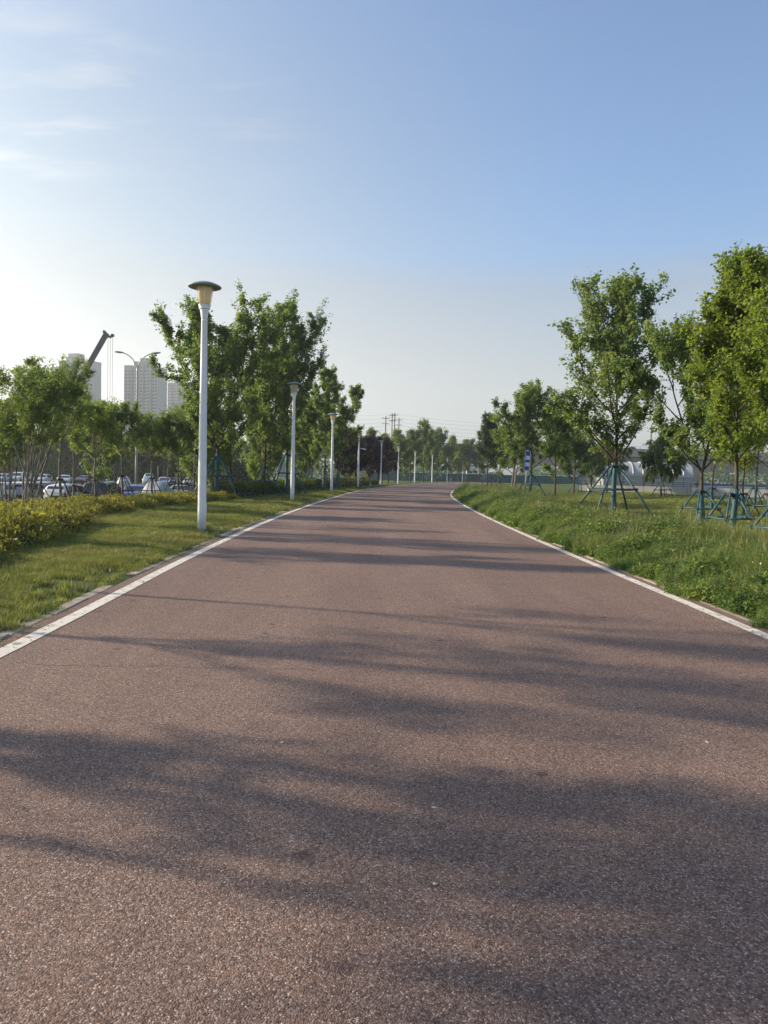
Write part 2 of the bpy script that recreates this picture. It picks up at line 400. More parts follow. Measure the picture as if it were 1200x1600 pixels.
# ------------------------------------------------------------------ the setting
def curve(pts):
    X = np.array([p[0] for p in pts], float); Yv = np.array([p[1] for p in pts], float)
    m = np.gradient(Yv, X)
    def f(x):
        x = np.clip(np.asarray(x, float), X[0], X[-1]); i = np.clip(np.searchsorted(X, x) - 1, 0, len(X) - 2)
        h = X[i + 1] - X[i]; t = (x - X[i]) / h
        return ((2*t**3-3*t**2+1)*Yv[i] + (t**3-2*t**2+t)*h*m[i] + (-2*t**3+3*t**2)*Yv[i+1] + (t**3-t**2)*h*m[i+1])
    return f
LE = curve([(-40, -2.6), (-10, -2.9), (0, -2.97), (6, -3.02), (12.2, -3.28), (20, -3.47), (29, -3.5), (40, -3.33), (51, -3.0), (65, -2.45), (80, -1.5), (100, .75), (120, 3.5), (140, 7.0), (160, 11.2), (180, 16.2), (200, 22.2), (220, 29.5), (245, 40)])
RE = curve([(-40, 4.0), (-10, 3.9), (0, 3.82), (7.5, 3.78), (16, 3.72), (29, 3.83), (45, 4.35), (60, 5.2), (68, 5.95), (80, 7.2), (100, 9.7), (120, 12.6), (140, 16.2), (160, 20.6), (180, 25.8), (200, 32), (220, 39.5), (245, 50)])
def sstep(a, b, x):
    t = np.clip((np.asarray(x, float) - a) / (b - a), 0, 1); return t * t * (3 - 2 * t)
def gz(x, y):
    x = np.asarray(x, float); y = np.asarray(y, float)
    dl = LE(y) - x; dr = x - RE(y)
    z = -1.2 * sstep(8, 15, dl) * sstep(-30, 0, y) * (1 - sstep(190, 260, y))
    z = z - 2.0 * sstep(21, 36, dr) * (1 - sstep(120, 220, y))
    z = z - 2.6 * sstep(34, 50, dr) * (1 - sstep(265, 330, y)) * sstep(20, 60, y)
    und = 0.10 * np.sin(x * 0.33 + 1.1) * np.sin(y * 0.21) + 0.06 * np.sin(x * 0.9 + y * 0.5)
    z = z + und * sstep(5, 9, dr) * (1 - sstep(28, 36, dr)) + 0.28 * sstep(9, 17, dr) * (1 - sstep(18, 26, dr)) * sstep(20, 40, y) * (1 - sstep(60, 90, y))
    z = z + 0.04 * sstep(0.4, 1.2, dl) + 0.05 * sstep(0.3, 1.5, dr)
    far = np.hypot(x, y)
    return np.where((dl < 0.35) & (dr < 0.30), -0.03, z) * (1 - sstep(400, 700, far))
def gzf(x, y): return float(gz(x, y))

xs = np.unique(np.concatenate([np.linspace(-1500, -80, 20), np.linspace(-80, -14, 34), np.linspace(-14, -2, 60), np.linspace(-2, 3.4, 10), np.linspace(3.4, 14, 54), np.linspace(14, 70, 60), np.linspace(70, 1500, 20)]))
ys = np.unique(np.concatenate([np.linspace(-1500, -40, 12), np.linspace(-40, 0, 16), np.linspace(0, 70, 120), np.linspace(70, 260, 120), np.linspace(260, 1500, 24)]))
# shear columns near the path so that the grid follows its edges
gx, gy = np.meshgrid(xs, ys)
shift = (LE(gy) + 3.0) * np.exp(-(gx / 120.0) ** 2)
gx = gx + shift
gzv = gz(gx, gy)
V = np.stack([gx, gy, gzv], -1).reshape(-1, 3); nx = len(xs)
I = (np.arange(len(ys) - 1)[:, None] * nx + np.arange(nx - 1)[None]).reshape(-1, 1)
T = np.concatenate([I, I + 1, I + nx + 1, I, I + nx + 1, I + nx], 1).reshape(-1, 3)
gme = tri_mesh('ground', V, T, M['ground']); gme.shade_smooth()
ground = tag(link(bpy.data.objects.new('ground', gme)), 'green grassy ground around the brown path', kind='structure')

def strip(name, fa, fb, z, m, y0, y1, n, parent=None):
    yy = np.linspace(0, 1, n) ** 1.6 * (y1 - y0) + y0
    b = MB()
    vs = []
    for y in yy: vs += [(float(fa(y)), y, z), (float(fb(y)), y, z)]
    b.add(vs, [(2*i, 2*i+1, 2*i+3, 2*i+2) for i in range(n - 1)])
    return b.build(name, m, parent)
path = strip('path', lambda y: LE(y) - 0.22, lambda y: RE(y) + 0.20, 0.006, M['path'], -30, 243, 160)
tag(path, 'wide reddish brown aggregate path curving right', kind='structure')
strip('edge_line', lambda y: LE(y) - 0.075, lambda y: LE(y) + 0.075, 0.010, M['line'], -30, 243, 160, path)
strip('edge_line', lambda y: RE(y) - 0.07, lambda y: RE(y) + 0.07, 0.010, M['line'], -30, 243, 160, path)

def kerb_row(name, f, sgn, label, n, y0, seed):
    root = tag(empty(name, (0, 0, 0)), label, kind='structure')
    rng = random.Random(seed); y = y0
    meshes = []
    for k in range(5):
        b = MB(); L = 0.98; w = 0.15 if sgn < 0 else 0.10; j = [rng.uniform(-0.012, 0.012) for _ in range(8)]
        vs = []
        for zi, (z, e) in enumerate(((-0.09, 0), (0.020, 0), (0.028, 0.012))):
            for q, (sx, sy) in enumerate(((-1, -1), (1, -1), (1, 1), (-1, 1))):
                vs.append((sx * (w / 2 - e) + j[q], sy * (L / 2 - e) + j[q + 4], z))
        fs = [(3, 2, 1, 0), (8, 9, 10, 11)]
        for l in (0, 4):
            for q in range(4): fs.append((l + q, l + (q + 1) % 4, l + 4 + (q + 1) % 4, l + 4 + q))
        meshes.append(b.add(vs, fs).mesh('kerb_stone', M['kerb']))
    for i in range(n):
        if rng.random() < (0.03 if sgn < 0 else 0.08): y += 1.0; continue
        x = float(f(y)); x2 = float(f(y + 0.5))
        o = bpy.data.objects.new('kerb_stone', meshes[rng.randrange(5)])
        o.location = (x + sgn * ((0.30 if sgn < 0 else 0.255) + rng.uniform(-0.012, 0.012)), y, rng.uniform(-0.024, -0.006) - (0.004 if sgn > 0 else 0))
        o.rotation_euler = (rng.uniform(-.01, .01), rng.uniform(-.02, .02), -math.atan2(x2 - x, 0.5) + rng.uniform(-.008, .008))
        link(o, root); y += 1.0
kerb_row('kerb_left', LE, -1, 'pale stone kerb sunk in grass along the lawn side of the path', 68, -2.8, 3)
kerb_row('kerb_right', RE, 1, 'pale stone kerb half hidden by weeds along the path', 56, -2.8, 4)

lot = strip('parking_lot', lambda y: -95.0, lambda y: LE(y) - 15.5, -1.17, M['asphalt'], 22, 150, 24)
tag(lot, 'grey asphalt parking lot beyond the hedge', kind='structure')

# ------------------------------------------------------------------ lamps
def lamp_parts(root):
    for k in range(4):
        MB().tube([(0.135 * math.cos(k * 1.571 + .78), 0.135 * math.sin(k * 1.571 + .78), 0.0), (0.135 * math.cos(k * 1.571 + .78), 0.135 * math.sin(k * 1.571 + .78), 0.05)], 0.012, 6).build('anchor_bolt', M['dark_metal'], root)
    MB().lathe([(0.16, -0.1), (0.16, 0.012), (0.115, 0.016)], 20).build('base_plate', M['white_metal'], root, False)
    MB().lathe([(0.101, -0.05), (0.100, 0.5), (0.092, 2.2), (0.080, 4.0), (0.072, 5.0), (0.074, 5.005), (0.074, 5.03)], 28).build('pole', M['white_metal'], root, True)
    MB().lathe([(0.070, 5.025), (0.073, 5.06), (0.100, 5.26), (0.100, 5.275)], 28).build('neck', M['white_metal'], root, True)
    MB().lathe([(0.10, 5.27), (0.128, 5.28), (0.130, 5.345), (0.142, 5.35), (0.142, 5.372), (0.125, 5.374)], 28).build('collar', M['white_metal'], root, False)
    MB().lathe([(0.124, 5.37), (0.140, 5.45), (0.176, 5.72), (0.178, 5.775)], 32).build('lamp_glass', M['diffuser'], root, True)
    for k in range(8):
        a = 2 * math.pi * k / 8 + 0.2
        MB().tube([(0.139 * math.cos(a), 0.139 * math.sin(a), 5.35), (0.202 * math.cos(a), 0.202 * math.sin(a), 5.79)], 0.0065, 6).build('cage_bar', M['white_metal'], root, True)
    MB().tube([(0.196 * math.cos(t), 0.196 * math.sin(t), 5.715) for t in np.linspace(0, 2 * math.pi, 33)], 0.006, 5, False).build('cage_ring', M['white_metal'], root, True)
    MB().lathe([(0.10, 5.80), (0.20, 5.785), (0.36, 5.775), (0.385, 5.785), (0.39, 5.80), (0.375, 5.818), (0.30, 5.855), (0.19, 5.895), (0.08, 5.915), (0.02, 5.92)], 40).build('lamp_cap', M['cap_metal'], root, True)
    MB().box((0.098, 0, 0.55), (0.012, 0.075, 0.26)).build('access_hatch', M['white_metal'], root)
ORD = ['first', 'second', 'third', 'fourth', 'fifth', 'sixth', 'seventh', 'eighth', 'ninth', 'tenth', 'eleventh', 'twelfth', 'thirteenth', 'fourteenth', 'fifteenth', 'sixteenth']
lamp_pos = [(-4.37, 18.41), (-4.58, 38.16), (-3.95, 57.2), (-2.75, 79.4)]
for px, Y in ((595, 100.5), (622, 121), (648, 141), (675, 160.5), (698.5, 180), (722.5, 198.5), (747, 218)): lamp_pos.append((atx(px, Y), Y))
lamp_lab = ['nearest white lamp post with grey disc cap standing on the mown lawn', 'second white lamp post from the camera, beside the dark trimmed hedge',
  'third white lamp post from the camera, in front of staked trees', 'fourth white lamp post, by the orange tipped hedge, with a small camera arm',
  'fifth white lamp post, in front of the purple leaved trees'] + ['%s white lamp post from the camera along the path bend' % ORD[i] for i in range(5, 11)]
lamp0 = None
for i, (x, y) in enumerate(lamp_pos):
    if lamp0 is None:
        o = lamp0 = empty('park_lamp', (x, y, gzf(x, y))); lamp_parts(o)
    else:
        o = copy_tree(lamp0); o.location = (x, y, gzf(x, y)); o.rotation_euler.z = i * 0.7
    tag(o, lamp_lab[i], 'lamp post', 'white lamps along the path')
    if i in (3, 5, 7):
        MB().tube([(0.05, 0, 4.05), (0.42, 0, 4.08)], 0.02, 6).tube([(0.40, 0, 4.03), (0.72, 0, 3.98)], 0.055, 8).build('camera_arm', M['white_metal'], o).rotation_euler.z = -i * 0.7

# ------------------------------------------------------------------ trees
def grow(seed, H, cb, cr, nl=16, tr=0.11, up=(0.6, 1.25), profile=None, leaders=1, sub=1.0, droop=0.0, extra=(), lean=(0, 0), wig=0.02, tmin=0.3, stems=1):
    rng = np.random.default_rng(seed)
    br, tw = [], []
    profile = profile or (lambda s: (0.55 + 0.45 * math.sin(math.pi * min(1, s * 1.25 + 0.12))) * (1 - max(0, s - 0.35) / 0.65 * 0.72))
    def poly(p, d, L, n, curl, jit):
        pts = [np.array(p, float)]; d = np.array(d, float); d /= np.linalg.norm(d)
        for _ in range(n):
            d = d + np.array([0, 0, curl]) / n + rng.normal(0, jit, 3); d /= np.linalg.norm(d)
            pts.append(pts[-1] + d * L / n)
        return np.array(pts)
    def twigs(pts, r0, L):
        n = max(3, int(L * 6.5 * sub))
        for s in np.linspace(0.18, 1.0, n):
            q = s * (len(pts) - 1); i = min(int(q), len(pts) - 2); p = pts[i] + (pts[i+1] - pts[i]) * (q - i)
            d = unit(pts[i+1] - pts[i])
            dd = d * 0.7 + rng.normal(0, 0.55, 3) + np.array([0, 0, 0.22 - droop])
            tl = rng.uniform(0.22, 0.5) * (1 + droop * 1.3)
            t = poly(p, dd, tl, 3, 0.25 - droop * 2.2, 0.06)
            tw.append(t); br.append((t, np.linspace(max(0.0035, r0 * 0.22), 0.0025, 4), 3))
    def limb(p, d, L, r0, curl):
        n = max(5, int(L * 3)); pts = poly(p, d, L, n, curl, 0.075)
        br.append((pts, np.linspace(r0, max(0.006, r0 * 0.2), len(pts)), 6))
        ns = max(3, int(L * 3.0 * sub))
        for s in np.linspace(tmin, 0.97, ns):
            q = s * (len(pts) - 1); i = min(int(q), len(pts) - 2); pp = pts[i] + (pts[i+1] - pts[i]) * (q - i)
            dd = unit(pts[i+1] - pts[i]) * 0.75 + rng.normal(0, 0.5, 3) + np.array([0, 0, 0.15 - droop])
            sl_ = min(1.7, max(0.35, L * rng.uniform(0.28, 0.5) * (1.25 - s)))
            sp = poly(pp, dd, sl_, 4, 0.3 - droop * 2, 0.09)
            br.append((sp, np.linspace(max(0.006, r0 * 0.32), 0.004, 5), 4)); twigs(sp, r0 * 0.35, sl_)
        twigs(pts[len(pts) // 2:], r0 * 0.4, L * 0.5)
    tops = []
    for si in range(stems):
        b0 = np.array([0, 0, -0.15]) if stems == 1 else np.array([rng.normal(0, 0.16), rng.normal(0, 0.16), -0.15])
        ln = np.array(lean, float) if stems == 1 else np.array([rng.normal(0, 0.22), rng.normal(0, 0.22)]) + np.array(lean)
        hh = H * (1 if stems == 1 else rng.uniform(0.75, 1.0))
        n = 12; zz = np.linspace(-0.15, hh * 0.93, n)
        w = np.cumsum(rng.normal(0, wig, (n, 2)), 0)
        tp = np.stack([b0[0] + w[:, 0] + ln[0] * (zz / hh) * hh * 0.5 * 0.4, b0[1] + w[:, 1] + ln[1] * (zz / hh) * hh * 0.5 * 0.4, zz], 1)
        if stems > 1: tp[:, :2] += ln * (np.clip(zz, 0, None) ** 1.15)[:, None] * 0.45
        rr = tr * (1 - 0.93 * np.clip(zz / (hh * 0.95), 0, 1) ** 0.85); rr[0] *= 1.12
        if leaders > 1:
            k = int(np.searchsorted(zz, cb * 1.05)); k = max(3, min(k, n - 3))
            br.append((tp[:k + 1], rr[:k + 1], 9))
            for li in range(leaders):
                a = 2 * math.pi * li / leaders + rng.uniform(0, 1)
                d = np.array([math.cos(a) * 0.38, math.sin(a) * 0.38, 1.0])
                pts = poly(tp[k], d, (hh * 0.95 - tp[k][2]) * rng.uniform(0.78, 1.02), 8, 0.35, 0.05)
                br.append((pts, np.linspace(rr[k] * 0.75, 0.012, len(pts)), 7)); tops.append(pts)
        else:
            br.append((tp, rr, 9)); tops.append(tp)
    for j, tp in enumerate(tops):
        m = nl if len(tops) == 1 else max(5, nl // len(tops) + 2)
        off = rng.uniform(0, 6)
        for i in range(m):
            s = (i + 0.5) / m; z = cb + (H * 0.93 - cb) * s ** 0.92
            z = min(z, tp[-1][2] * 0.99)
            i0 = int(np.clip(np.searchsorted(tp[:, 2], z) - 1, 0, len(tp) - 2))
            t = np.clip((z - tp[i0][2]) / max(1e-6, tp[i0+1][2] - tp[i0][2]), 0, 1); p = tp[i0] + (tp[i0+1] - tp[i0]) * t
            a = off + i * 2.399 + rng.uniform(-0.4, 0.4)
            e = up[0] + (up[1] - up[0]) * s + rng.uniform(-0.15, 0.15)
            rad = cr * profile(s) * rng.uniform(0.55, 1.25)
            L = max(0.5, rad / max(0.45, math.cos(e) + 0.12))
            L = min(L, max(0.45, (H * 0.985 - p[2]) / math.sin(e) * 0.95))
            limb(p, (math.cos(a) * math.cos(e), math.sin(a) * math.cos(e), math.sin(e)), L, max(0.012, tr * 0.42 * (1 - 0.72 * s)), 0.45 - droop)
        twigs(tp[-4:], 0.02, 1.0)
    for (z, a, e, L, curl) in extra:
        limb((0, 0, z), (math.cos(a) * math.cos(e), math.sin(a) * math.cos(e), math.sin(e)), L, tr * 0.4, curl)
    return br, tw
def branch_mesh(name, br, m, min_r=0.0):
    b = MB()
    for pts, rad, n in br:
        if rad[0] < min_r: continue
        b.tube(pts, list(rad), n, False)
    return b.mesh(name, m, True)
def crown_mesh(name, tw, nleaf, size, m, seed, wr=0.62, spread=0.07, hang=0.0, upb=0.75):
    rng = np.random.default_rng(seed + 1000)
    nt = len(tw); A = np.array(tw)                       # nt,4,3
    wgt = rng.gamma(0.65, 1.0, nt) + 0.05; ti = rng.choice(nt, nleaf, p=wgt / wgt.sum())
    s = rng.uniform(0.25, 3.15, nleaf); i = np.clip(s.astype(int), 0, 2); f = (s - i)[:, None]
    P = A[ti, i] * (1 - f) + A[ti, i + 1] * f + rng.normal(0, spread, (nleaf, 3))
    Nn = unit(rng.normal(0, 0.65, (nleaf, 3)) + np.array([0, 0, upb]))
    D = rng.normal(0, 1, (nleaf, 3)) + (A[ti, 3] - A[ti, 0]) * 1.5 + np.array([0, 0, -0.35 - hang])
    if hang > 0: Nn = unit(rng.normal(0, 1, (nleaf, 3)) * np.array([1, 1, 0.3]))
    L = size * np.exp(rng.normal(0, 0.24, nleaf))
    V, T = leaf_arrays(rng, P, Nn, D, L, wr)
    tt = np.clip(rng.beta(2.2, 2.2, nt)[ti] * 0.62 + rng.uniform(0, 0.42, nleaf), 0, 1)
    return tri_mesh(name, V, T, m, np.repeat(tt, 4))
PROTO = {}
def tree(name, label, loc, seed, nleaf, size, leaf, bark='bark', group=None, rz=0.0, wrap=0.0, key=None, scale=1.0, cat='tree', wr=0.62, spread=0.07, hang=0.0, min_r=0.0, upb=0.75, **g):
    root = empty(name, loc, rz); root.scale = (scale, scale, scale)
    tag(root, label, cat, group)
    k = key or seed
    if k not in PROTO:
        br, tw = grow(seed, **g)
        PROTO[k] = (branch_mesh('trunk', br, M[bark], min_r), crown_mesh('crown', tw, nleaf, size, LM[leaf], seed, wr, spread, hang, upb), br[0])
    t, c, b0 = PROTO[k]
    link(bpy.data.objects.new('trunk', t), root); link(bpy.data.objects.new('crown', c), root)
    if wrap:
        pts, rad = b0[0], b0[1]
        zz = np.linspace(-0.1, wrap, 8)
        P = [(np.interp(z, pts[:, 2], pts[:, 0]), np.interp(z, pts[:, 2], pts[:, 1]), z) for z in zz]
        Rr = [np.interp(z, pts[:, 2], rad) * 1.0 + 0.014 + (0.006 if i % 2 else 0) for i, z in enumerate(zz)]
        MB().tube(P, Rr, 14).build('trunk_wrap', M['wrap'], root, True)
    return root

# ---- teal tree supports: four leaning poles, four cross bars, a tie at the trunk
SUP = {}
def support(label, loc, rz, h=1.75, spread=0.95, bar=0.85, r=0.034, paint='stake', ncorn=4, group='teal tree supports', tape=False):
    key = (h, spread, bar, r, paint, ncorn)
    root = empty('tree_support', loc, rz); tag(root, label, 'tree support', group)
    if key not in SUP:
        ms = []
        rng = random.Random(len(SUP) + 11)
        feet = [(spread * math.cos(2*math.pi*(k+.5)/ncorn) * rng.uniform(.93, 1.07), spread * math.sin(2*math.pi*(k+.5)/ncorn) * rng.uniform(.93, 1.07)) for k in range(ncorn)]
        for fx, fy in feet:
            ms.append(('pole', MB().tube([(fx * 1.03, fy * 1.03, -0.12), (fx * 0.56, fy * 0.56, h * 0.5), (fx / spread * 0.125, fy / spread * 0.125, h + 0.04)], [r, r, r * 0.9], 8).mesh('pole', M[paint], True)))
        q = 1 - bar / h * 0.885
        for k in range(ncorn):
            a, b = Vector((feet[k][0] * q * 1.04, feet[k][1] * q * 1.04, bar + rng.uniform(-.03, .03))), Vector((feet[(k+1) % ncorn][0] * q * 1.04, feet[(k+1) % ncorn][1] * q * 1.04, bar + rng.uniform(-.03, .03)))
            d = (b - a).normalized() * 0.07
            ms.append(('crossbar', MB().tube([a - d, b + d], r * 0.85, 8).mesh('crossbar', M[paint], True)))
            ms.append(('joint', MB().tube([a + Vector((0, 0, -0.05)), a + Vector((0, 0, 0.05))], r * 1.35, 8).mesh('joint', M['tie'], True)))
        ms.append(('collar', MB().lathe([(0.115, h - 0.06), (0.14, h - 0.05), (0.14, h + 0.02), (0.11, h + 0.03)], 12).mesh('collar', M['tie'], True)))
        SUP[key] = ms
    for n, me in SUP[key]: link(bpy.data.objects.new(n, me), root)
    vr = random.Random(int(abs(loc[0]) * 100 + loc[1] * 10)); root.scale = (vr.uniform(.94, 1.07), vr.uniform(.94, 1.07), vr.uniform(.96, 1.05)); root.rotation_euler.x = vr.uniform(-.02, .02); root.rotation_euler.y = vr.uniform(-.02, .02)
    return root

MAP = dict(bark='bark', wr=0.78, spread=0.075)
# --- staked maples on the right of the path
G_R = 'staked trees right of the path'
def P3(x, y): return (x, y, gzf(x, y))
tree('maple_tree', 'tall open dark green maple with teal wrapped trunk, behind the weeds right of the sign', P3(8.95, 30.0), 101, 25000, 0.11, 'maple', group=G_R, wrap=2.05,
     H=9.0, cb=2.1, cr=2.75, nl=30, tr=0.095, tmin=0.03, up=(0.75, 1.2), extra=((2.15, math.pi, 0.72, 3.4, -0.25), (2.3, math.pi * 0.92, 0.8, 2.4, 0.1)), profile=lambda s: 0.85 + 0.2 * s - 0.55 * max(0, s - 0.5) / 0.5, **MAP)
support('teal support round the tall dark maple, pale tape on one joint', P3(8.95, 30.0), R(6), h=1.98, spread=1.75, bar=1.08, r=0.042)
tree('maple_tree', 'forked trunk maple with black tie, next right of the tall dark maple', P3(10.8, 26.2), 102, 36000, 0.095, 'maple', group=G_R, wrap=1.0,
     H=7.2, cb=1.5, cr=2.6, nl=26, tr=0.08, leaders=3, up=(0.6, 1.2), **MAP)
support('teal support round the forked maple', P3(10.8, 26.2), R(12), h=1.12, spread=0.95, bar=0.55, r=0.03)
tree('maple_tree', 'bright yellow green maple with thick teal trunk, fully in view near the edge', P3(8.7, 19.25), 103, 32000, 0.082, 'maple_l', group=G_R, wrap=1.3,
     H=6.9, cb=1.7, cr=1.8, nl=27, tr=0.062, up=(0.55, 1.2), lean=(0.05, 0), **MAP)
support('teal support round the bright yellow green maple', P3(8.7, 19.25), R(9), h=1.14, spread=0.92, bar=0.56, r=0.028)
tree('maple_tree', 'tallest yellow green maple cut by the picture edge', P3(8.75, 16.5), 104, 40000, 0.08, 'maple_l', group=G_R, wrap=1.25,
     H=7.1, cb=1.7, cr=1.9, nl=30, tr=0.064, up=(0.6, 1.2), **MAP)
support('nearest teal support, cut by the picture edge', P3(8.55, 16.5), R(12), h=1.08, spread=0.92, bar=0.50, r=0.028)
far_r = [(1113, 37.5, 5.6, 'elm', 'slender pale green tree between the forked and the bright maple'), (1163, 33, 5.4, 'maple_l', 'slender tree right behind the bright maple, dark tie'),
         (1180, 38, 5.8, 'maple_l', 'slender tree near the picture edge, farther back'), (1203, 31, 5.6, 'maple_l', 'slender tree at the picture edge, half cut'), (1150, 47, 5.4, 'elm', 'small distant tree seen between the maple trunks')]
for i, (px, d, H, lf, lab) in enumerate(far_r):
    x = atx(px, d)
    tree('young_tree', lab, P3(x, d), 110 + i % 3, 13000, 0.095, lf, group='young trees on the lawn', rz=i * 1.3, wrap=1.0, key=('yt', i % 3, lf), scale=H / 5.6,
         H=5.6, cb=1.7, cr=1.9, nl=17, tr=0.055, bark='bark', wr=0.7)
    support('teal support of the ' + lab.split(',')[0][:60], P3(x, d), R(17 + 31 * i), h=1.05, spread=0.85, bar=0.55, r=0.026)
# --- middle distance right
R1 = (11.0, 57.9)
tree('maple_tree', 'round bushy tree with teal wrapped trunk just behind the blue sign', P3(*R1), 120, 34000, 0.115, 'maple', group=G_R, wrap=1.75, H=8.3, cb=1.6, cr=3.3, nl=22, tr=0.1, **MAP)
support('teal support just behind the blue sign', P3(*R1), R(33), h=1.7, spread=1.25, bar=0.95, r=0.04)
mid = [(868, 62, 7.4, 2.0, 'maple', 'tree between the sign and the tall dark maple, drooping edge'), (806, 74, 7.6, 2.4, 'elm', 'pale trunked tree left behind the blue sign'), (762, 86, 8.0, 2.3, 'dark', 'dark tree at the inner bend of the path'),
       (898, 76, 5.9, 2.1, 'far', 'grey green bushy tree in front of the overpass'), (780, 96, 7.2, 2.2, 'far', 'tree behind the inner bend of the path'), (925, 92, 5.4, 2.2, 'far', 'low tree under the overpass parapet')]
for i, (px, d, H, r_, lf, lab) in enumerate(mid):
    x = atx(px, d)
    tree('park_tree', lab, P3(x, d), 130 + i, 20000, 0.145, lf, 'bark_pale' if i == 1 else 'bark', group='trees in the middle distance', rz=i * 2.1, wrap=0.0, H=H, cb=H * 0.18, cr=r_ * 1.2, nl=20, tr=0.10, stems=3 if i == 1 else 1, wr=0.75, spread=0.1, min_r=0.005)
for px, d, lab in ((765, 88, 'teal support at the inner bend of the path'), (907, 78, 'teal support below the grey green bushy tree')):
    x = atx(px, d); support(lab, P3(x, d), R(24), h=1.7, spread=1.2, bar=0.9, r=0.04)
for i, (px, d, H, r_, lab) in enumerate(((1036, 57, 4.6, 2.2, 'weeping willow in front of the white arched tent, beside the concrete pier'), (950, 84, 5.8, 2.3, 'smaller willow behind the tall dark maple'))):
    x = atx(px, d)
    tree('willow_tree', lab, P3(x, d), 140 + i, 22000, 0.17, 'willow', group='willows by the overpass', H=H, cb=H * 0.34, cr=r_, nl=17, tr=0.08, droop=0.6, up=(0.5, 1.0), wr=0.2, spread=0.05, hang=1.4, min_r=0.005)
support('dark stake frame under the weeping willow', P3(atx(1036, 57), 57), R(10), h=1.3, spread=0.9, bar=0.6, r=0.03)

# --- big staked trees on the left
G_L = 'staked trees behind the hedge'
A = (-8.3, 38.0)
tree('maple_tree', 'large open tree with teal trunk behind the nearest lamp', P3(*A), 201, 46000, 0.105, 'maple', group=G_L, wrap=2.3, H=10.3, cb=1.9, cr=2.9, nl=32, tr=0.105, tmin=0.1, up=(0.65, 1.2), leaders=2, **MAP)
support('big teal support behind the nearest lamp, feet in the golden hedge', P3(*A), R(8), h=2.2, spread=1.75, bar=1.25, r=0.045)
tree('park_tree', 'bare brown trunked tree left of the second lamp', P3(-7.0, 44.7), 202, 28000, 0.10, 'elm', group=G_L, H=8.4, cb=1.9, cr=2.4, nl=20, tr=0.085, wr=0.7)
support('small teal support round the brown trunk left of the second lamp', P3(-7.0, 44.7), R(30), h=1.75, spread=1.15, bar=0.95, r=0.035)
tree('maple_tree', 'densest dark green tree rising above the second lamp', P3(-6.15, 48.2), 203, 52000, 0.108, 'maple', group=G_L, wrap=2.5, H=11.9, cb=2.2, cr=3.8, nl=32, tr=0.11, tmin=0.1, up=(0.65, 1.25), **MAP)
support('tall teal support beside the second lamp', P3(-6.15, 48.2), R(14), h=2.5, spread=1.55, bar=1.35, r=0.05)
tree('park_tree', 'full green tree filling the gap between the first two lamps', P3(-9.6, 47.5), 204, 26000, 0.115, 'elm', group=G_L, H=9.6, cb=1.2, cr=3.0, nl=26, tr=0.09, wr=0.7, tmin=0.1)
for i, (px, d, H, r_, lf, lab, s) in enumerate(((487, 66, 7.5, 2.0, 'elm', 'yellowish green tree right of the second lamp', 0), (508, 61, 9.6, 2.2, 'maple', 'dark tree just left of the third lamp', 1), (528, 70, 10.4, 2.0, 'elm', 'sparse tall tree behind the third lamp', 2))):
    x = atx(px, d)
    tree('park_tree', lab, P3(x, d), 210 + i, 28000, 0.115, lf, group=G_L, wrap=1.9, H=H, cb=1.9, cr=r_ * 1.2, nl=20, tr=0.085, wr=0.72, leaders=2 if i == 2 else 1)
    support('teal support of the ' + lab, P3(x, d), R(12 + 25 * i), h=1.95, spread=1.3, bar=1.0, r=0.04)
# --- small trees along the parking lot
G_P = 'small trees between hedge and parking lot'
for i, (px, d, H, r_, st, lab) in enumerate(((42, 27.5, 4.9, 2.1, 9, 'many stemmed bushy tree rising behind the golden hedge'), (4, 31, 4.6, 1.7, 7, 'many stemmed bush at the picture edge behind the hedge'))):
    x = atx(px, d)
    tree('bushy_tree', lab, P3(x, d), 220 + i, 20000, 0.085, 'elm', 'bark_pale', group=G_P, H=H, cb=1.7, cr=r_ * 0.62, nl=30, tr=0.05, stems=st, wr=0.5, up=(0.7, 1.2))
small = [(95, 36, 6.9, 1.7, 'straight trunked tree by the white hatchback'), (64, 45, 8.0, 1.9, 'highest small tree, top left of the crane boom'), (116, 47, 7.3, 1.9, 'dense tree hiding the foot of the crane boom'), (147, 40, 5.3, 1.5, 'straight trunked tree in front of the black car'),
         (191, 42, 5.2, 1.7, 'vase shaped tree in front of the blue car'), (236, 48, 5.2, 1.6, 'small tree right of the tall twin light'), (278, 47, 5.0, 1.4, 'yellowish creeper covered tree near the hedge end'), (303, 54, 6.4, 1.7, 'low tree just left of the nearest lamp'),
         (262, 60, 6.0, 1.9, 'tree behind the covered car')]
for i, (px, d, H, r_, lab) in enumerate(small):
    x = atx(px, d)
    tree('lot_tree', lab, P3(x, d), 230 + i, 13500, 0.095, 'elm', 'bark_pale', group=G_P, H=H, cb=H * 0.40, cr=r_ * 1.15, nl=18, tr=0.085, leaders=3 if i % 2 else 2, wr=0.5, up=(0.5, 1.15))
    support('dark stake frame under the ' + lab, P3(x, d), R(20 + 40 * i), h=1.5, spread=1.0, bar=0.72, r=0.03, paint='stake_dark', group='dark tree stakes by the parking lot')
